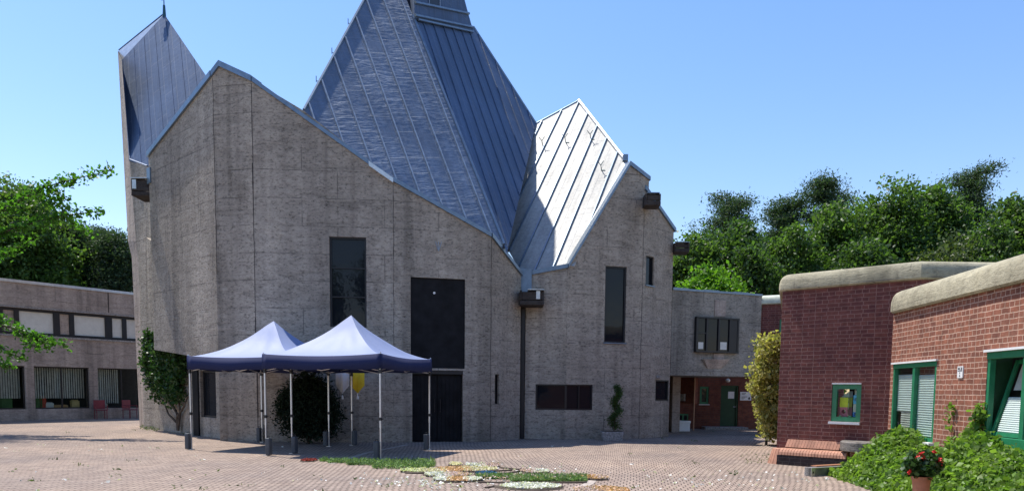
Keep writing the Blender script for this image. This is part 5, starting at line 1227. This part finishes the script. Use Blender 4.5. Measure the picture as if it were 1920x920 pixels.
# ================================================================== FLOWER CARPET
def patch(px0, px1, py0, py1, cols, name, label, cat='flower carpet', ls=.03, n=1500, rim=None, hh=.035, kind=None, tilt=0, seed=0, group='flower carpets on the courtyard paving', fill=1.0):
    """petals heaped in an ellipse on the ground; px/py are its extents on the ground"""
    a = gnd(px0, (py0 + py1) / 2); b = gnd(px1, (py0 + py1) / 2); f_ = gnd((px0 + px1) / 2, py1); k_ = gnd((px0 + px1) / 2, py0)
    c = (a + b) / 2; rx = (b - a).length / 2; ry = max(.06, (k_ - f_).length / 2); u = (b - a).normalized(); v = Vector((-u.y, u.x, 0))
    if (k_ - f_).dot(v) < 0: v = -v
    c = Vector(((f_.x + k_.x) / 2 * .2 + c.x * .8, (f_.y + k_.y) / 2, 0)); e = empty(name, (c.x, c.y, 0), label, cat, group)
    if kind: e['kind'] = kind
    r = np.random.default_rng(seed + 200); mb = MB(); N_ = 36; ring = []; top = []
    for k in range(N_):
        t = 2 * math.pi * k / N_; j = 1 + .06 * math.sin(3 * t + seed) + .04 * math.sin(7 * t + 2 * seed)
        p = c + u * (rx * math.cos(t) * j) + v * (ry * math.sin(t) * j); ring.append(Vector((p.x, p.y, .006))); q = c + (p - c) * .93; top.append(Vector((q.x, q.y, hh)))
    mb.hexa(ring, top); mb.build('bark_mulch_rim', rim or M['bark'], e)
    for i, cc in enumerate(cols):
        m_ = n // len(cols); t = r.uniform(0, 2 * math.pi, m_); R_ = np.sqrt(r.uniform(0, 1, m_)) * .88
        if len(cols) > 1: # each colour its own sector, slightly mixed
            x0 = -1 + 2 * i / len(cols); X = x0 + 2 / len(cols) * r.uniform(-.15, 1.15, m_); X = X.clip(-.93, .93); Y = np.sqrt(1 - X ** 2) * r.uniform(-1, 1, m_) * .92
        else: X = R_ * np.cos(t); Y = R_ * np.sin(t)
        C = np.array(c) + np.array(u) * (rx * X)[:, None] + np.array(v) * (ry * Y)[:, None]; C[:, 2] = hh + .006 + np.abs(r.normal(size=m_)) * .008
        leaves('petal_area', C, ls, cc, e, asp=.9, flat=.8, seed=seed * 7 + i)
    return e
pm = lambda n, c: leafmat(n, [x * .85 for x in c], c, .2, 6, .7)
WHT = pm('white_petals', (.82, .80, .76)); PNK = pm('pink_petals', (.74, .55, .50)); ORG = pm('orange_petals', (.72, .45, .25)); YEL = pm('cream_petals', (.82, .74, .52)); BLU = pm('blue_petals', (.05, .16, .32)); GRN = pm('cut_greens', (.22, .34, .12)); DRD = pm('dark_red_petals', (.30, .04, .03)); LY = pm('pale_yellow_petals', (.75, .78, .45))
def greens(px0, px1, py0, py1, label, n, hgt, seed):
    r = np.random.default_rng(seed); C = []
    for k in range(n):
        px = r.uniform(px0, px1); py = r.uniform(py0, py1) if px > px0 + (px1 - px0) * .3 else r.uniform(py0, (py0 + py1) / 2)
        p = gnd(px, py); C.append((p.x, p.y, .01 + hgt * r.uniform(0, 1)))
    c = gnd((px0 + px1) / 2, (py0 + py1) / 2); tag(leaves('cut_grass_strip', np.array(C), .11, GRN, asp=.13, flat=.2, seed=seed), label, 'cut greens', kind='stuff')
greens(650, 815, 865, 879, 'strip of cut green grass laid on the paving before the nearer tent', 2600, .07, 301); greens(600, 650, 862, 868, 'thin scatter of cut grass at the left end of the carpet', 500, .04, 302)
patch(562, 596, 861, 866, [DRD], 'petal_patch', 'small dark red petal patch left of the green strip', n=500, seed=1, hh=.02)
patch(748, 872, 880, 888, [LY, YEL, ORG], 'petal_patch', 'long pale yellow to orange petal shape right of the green strip', n=1800, seed=2)
patch(815, 935, 876, 886, [ORG, YEL], 'petal_patch', 'orange petal shape in the middle of the carpet', n=1600, seed=3)
patch(840, 868, 869, 875, [YEL], 'petal_patch', 'small cream petal shape at the rear of the carpet', n=500, seed=4)
patch(872, 938, 870, 878, [WHT, PNK], 'petal_patch', 'white and pink petal shape at the rear of the carpet', n=1100, seed=5)
patch(795, 880, 887, 896, [WHT, PNK], 'petal_patch', 'white and red petal shape with dark rim at the left', n=1700, seed=6)
patch(888, 934, 886, 895, [BLU], 'petal_patch', 'dark blue petal shape', n=900, seed=7)
patch(810, 905, 896, 905, [WHT, ORG, WHT], 'petal_patch', 'white and orange petal shape at the front left of the carpet', n=2000, seed=8)
patch(975, 1030, 881, 889, [PNK, WHT], 'petal_patch', 'pink petal shape at the right end of the dark line', n=900, seed=9)
patch(1090, 1140, 893, 901, [ORG, PNK], 'petal_patch', 'orange petal shape at the right end of the green band', n=700, seed=10)
patch(1075, 1180, 914, 930, [PNK, ORG], 'petal_patch', 'salmon petal shape cut by the lower border', n=1400, seed=11)
patch(930, 1060, 908, 920, [WHT], 'petal_patch', 'white petal shape near the lower border', n=3000, seed=12)
greens(895, 1100, 893, 903, 'band of green sprigs and small flowers along the front of the carpet', 4200, .05, 303)
r = np.random.default_rng(5); C = []
for k in range(260): p = gnd(r.uniform(900, 1090), r.uniform(893, 902)); C.append((p.x, p.y, .06))
tag(leaves('scattered_blossom', np.array(C), .04, PNK, flat=.8, asp=.9, seed=9), 'pink blossoms strewn on the green band', 'petals', kind='stuff')
mb = MB()
for path in ([(935, 877), (980, 881), (1010, 884), (1040, 891)], [(905, 888), (950, 888), (985, 882)], [(760, 887), (840, 890)], [(895, 905), (1000, 906), (1100, 905)], [(910, 915), (930, 912)], [(900, 885), (960, 882)]):
    mb.pipe([gnd(x, y) + Vector((0, 0, .012)) for x, y in path], .022, 6)
tag(mb.build('mulch_line', M['bark']), 'thin dark lines of bark mulch linking the petal shapes', 'mulch', kind='stuff')
C = []
for k in range(360):
    q = r.uniform()
    if q < .45: px, py = r.normal(800, 60), r.normal(903, 8)
    elif q < .6: px, py = r.uniform(1200, 1560), r.uniform(880, 918)
    elif q < .8: px, py = r.uniform(880, 1080), r.normal(880, 6)
    else: px, py = r.uniform(0, 1500), r.uniform(830, 925)
    if py < 815: continue
    p = gnd(px, py); 
    for j in range(r.integers(1, 4)): C.append((p.x + r.normal() * .03, p.y + r.normal() * .05, .012 + r.uniform(0, .01)))
tag(leaves('scattered_petals', np.array(C), .042, WHT, flat=1.2, asp=.9, seed=12), 'white petals strewn loosely over the paving', 'petals', kind='stuff')
C = []
for k in range(90):
    px = r.uniform(0, 1500); py = r.uniform(800, 925)
    if 380 < px < 1100 and py < 870: continue
    p = gnd(px, py)
    for j in range(r.integers(2, 9)): C.append((p.x + r.normal() * .05, p.y + r.normal() * .05, r.uniform(.01, .06)))
for k in range(70): px = r.uniform(1395, 1450); p = gnd(px, r.uniform(853, 870)); C.append((p.x, p.y, r.uniform(.01, .06)))
for k in range(160): px = r.uniform(262, 300); p = gnd(px, 802 + (px - 262) * .12 + r.uniform(0, 3)); C.append((p.x, p.y, r.uniform(.01, .14)))
tag(leaves('paving_weeds', np.array(C), .06, GR['olive'], asp=.35, seed=13), 'small weeds and dry leaves in the joints of the paving', 'weeds', kind='stuff')

# trees across the courtyard behind the camera, mirrored in the church windows
for i, (x, y, h, lab) in enumerate(((-12, -24, 13, 'tall tree mirrored in the tall church window'), (-3, -26, 15, 'tallest of the trees across the courtyard behind the camera'), (8, -25, 14, 'tree behind the opposite brick building, right of the tallest'), (17, -23, 12, 'tree at the right end of the opposite brick building'))):
    e = empty('broadleaf_tree', (x, y, 0), lab, 'tree', 'trees across the courtyard'); P, lob = crown_pts((x, y, h * .58), (4.6, 3.5, h * .42), 160, 45, .5, 400 + i)
    leaves('crown', P, .5, GR['mid'], e, seed=400 + i); mb = MB(); mb.tube((x, y, 0), (x, y, h * .5), .25, .12); mb.build('trunk', M['bark'], e)
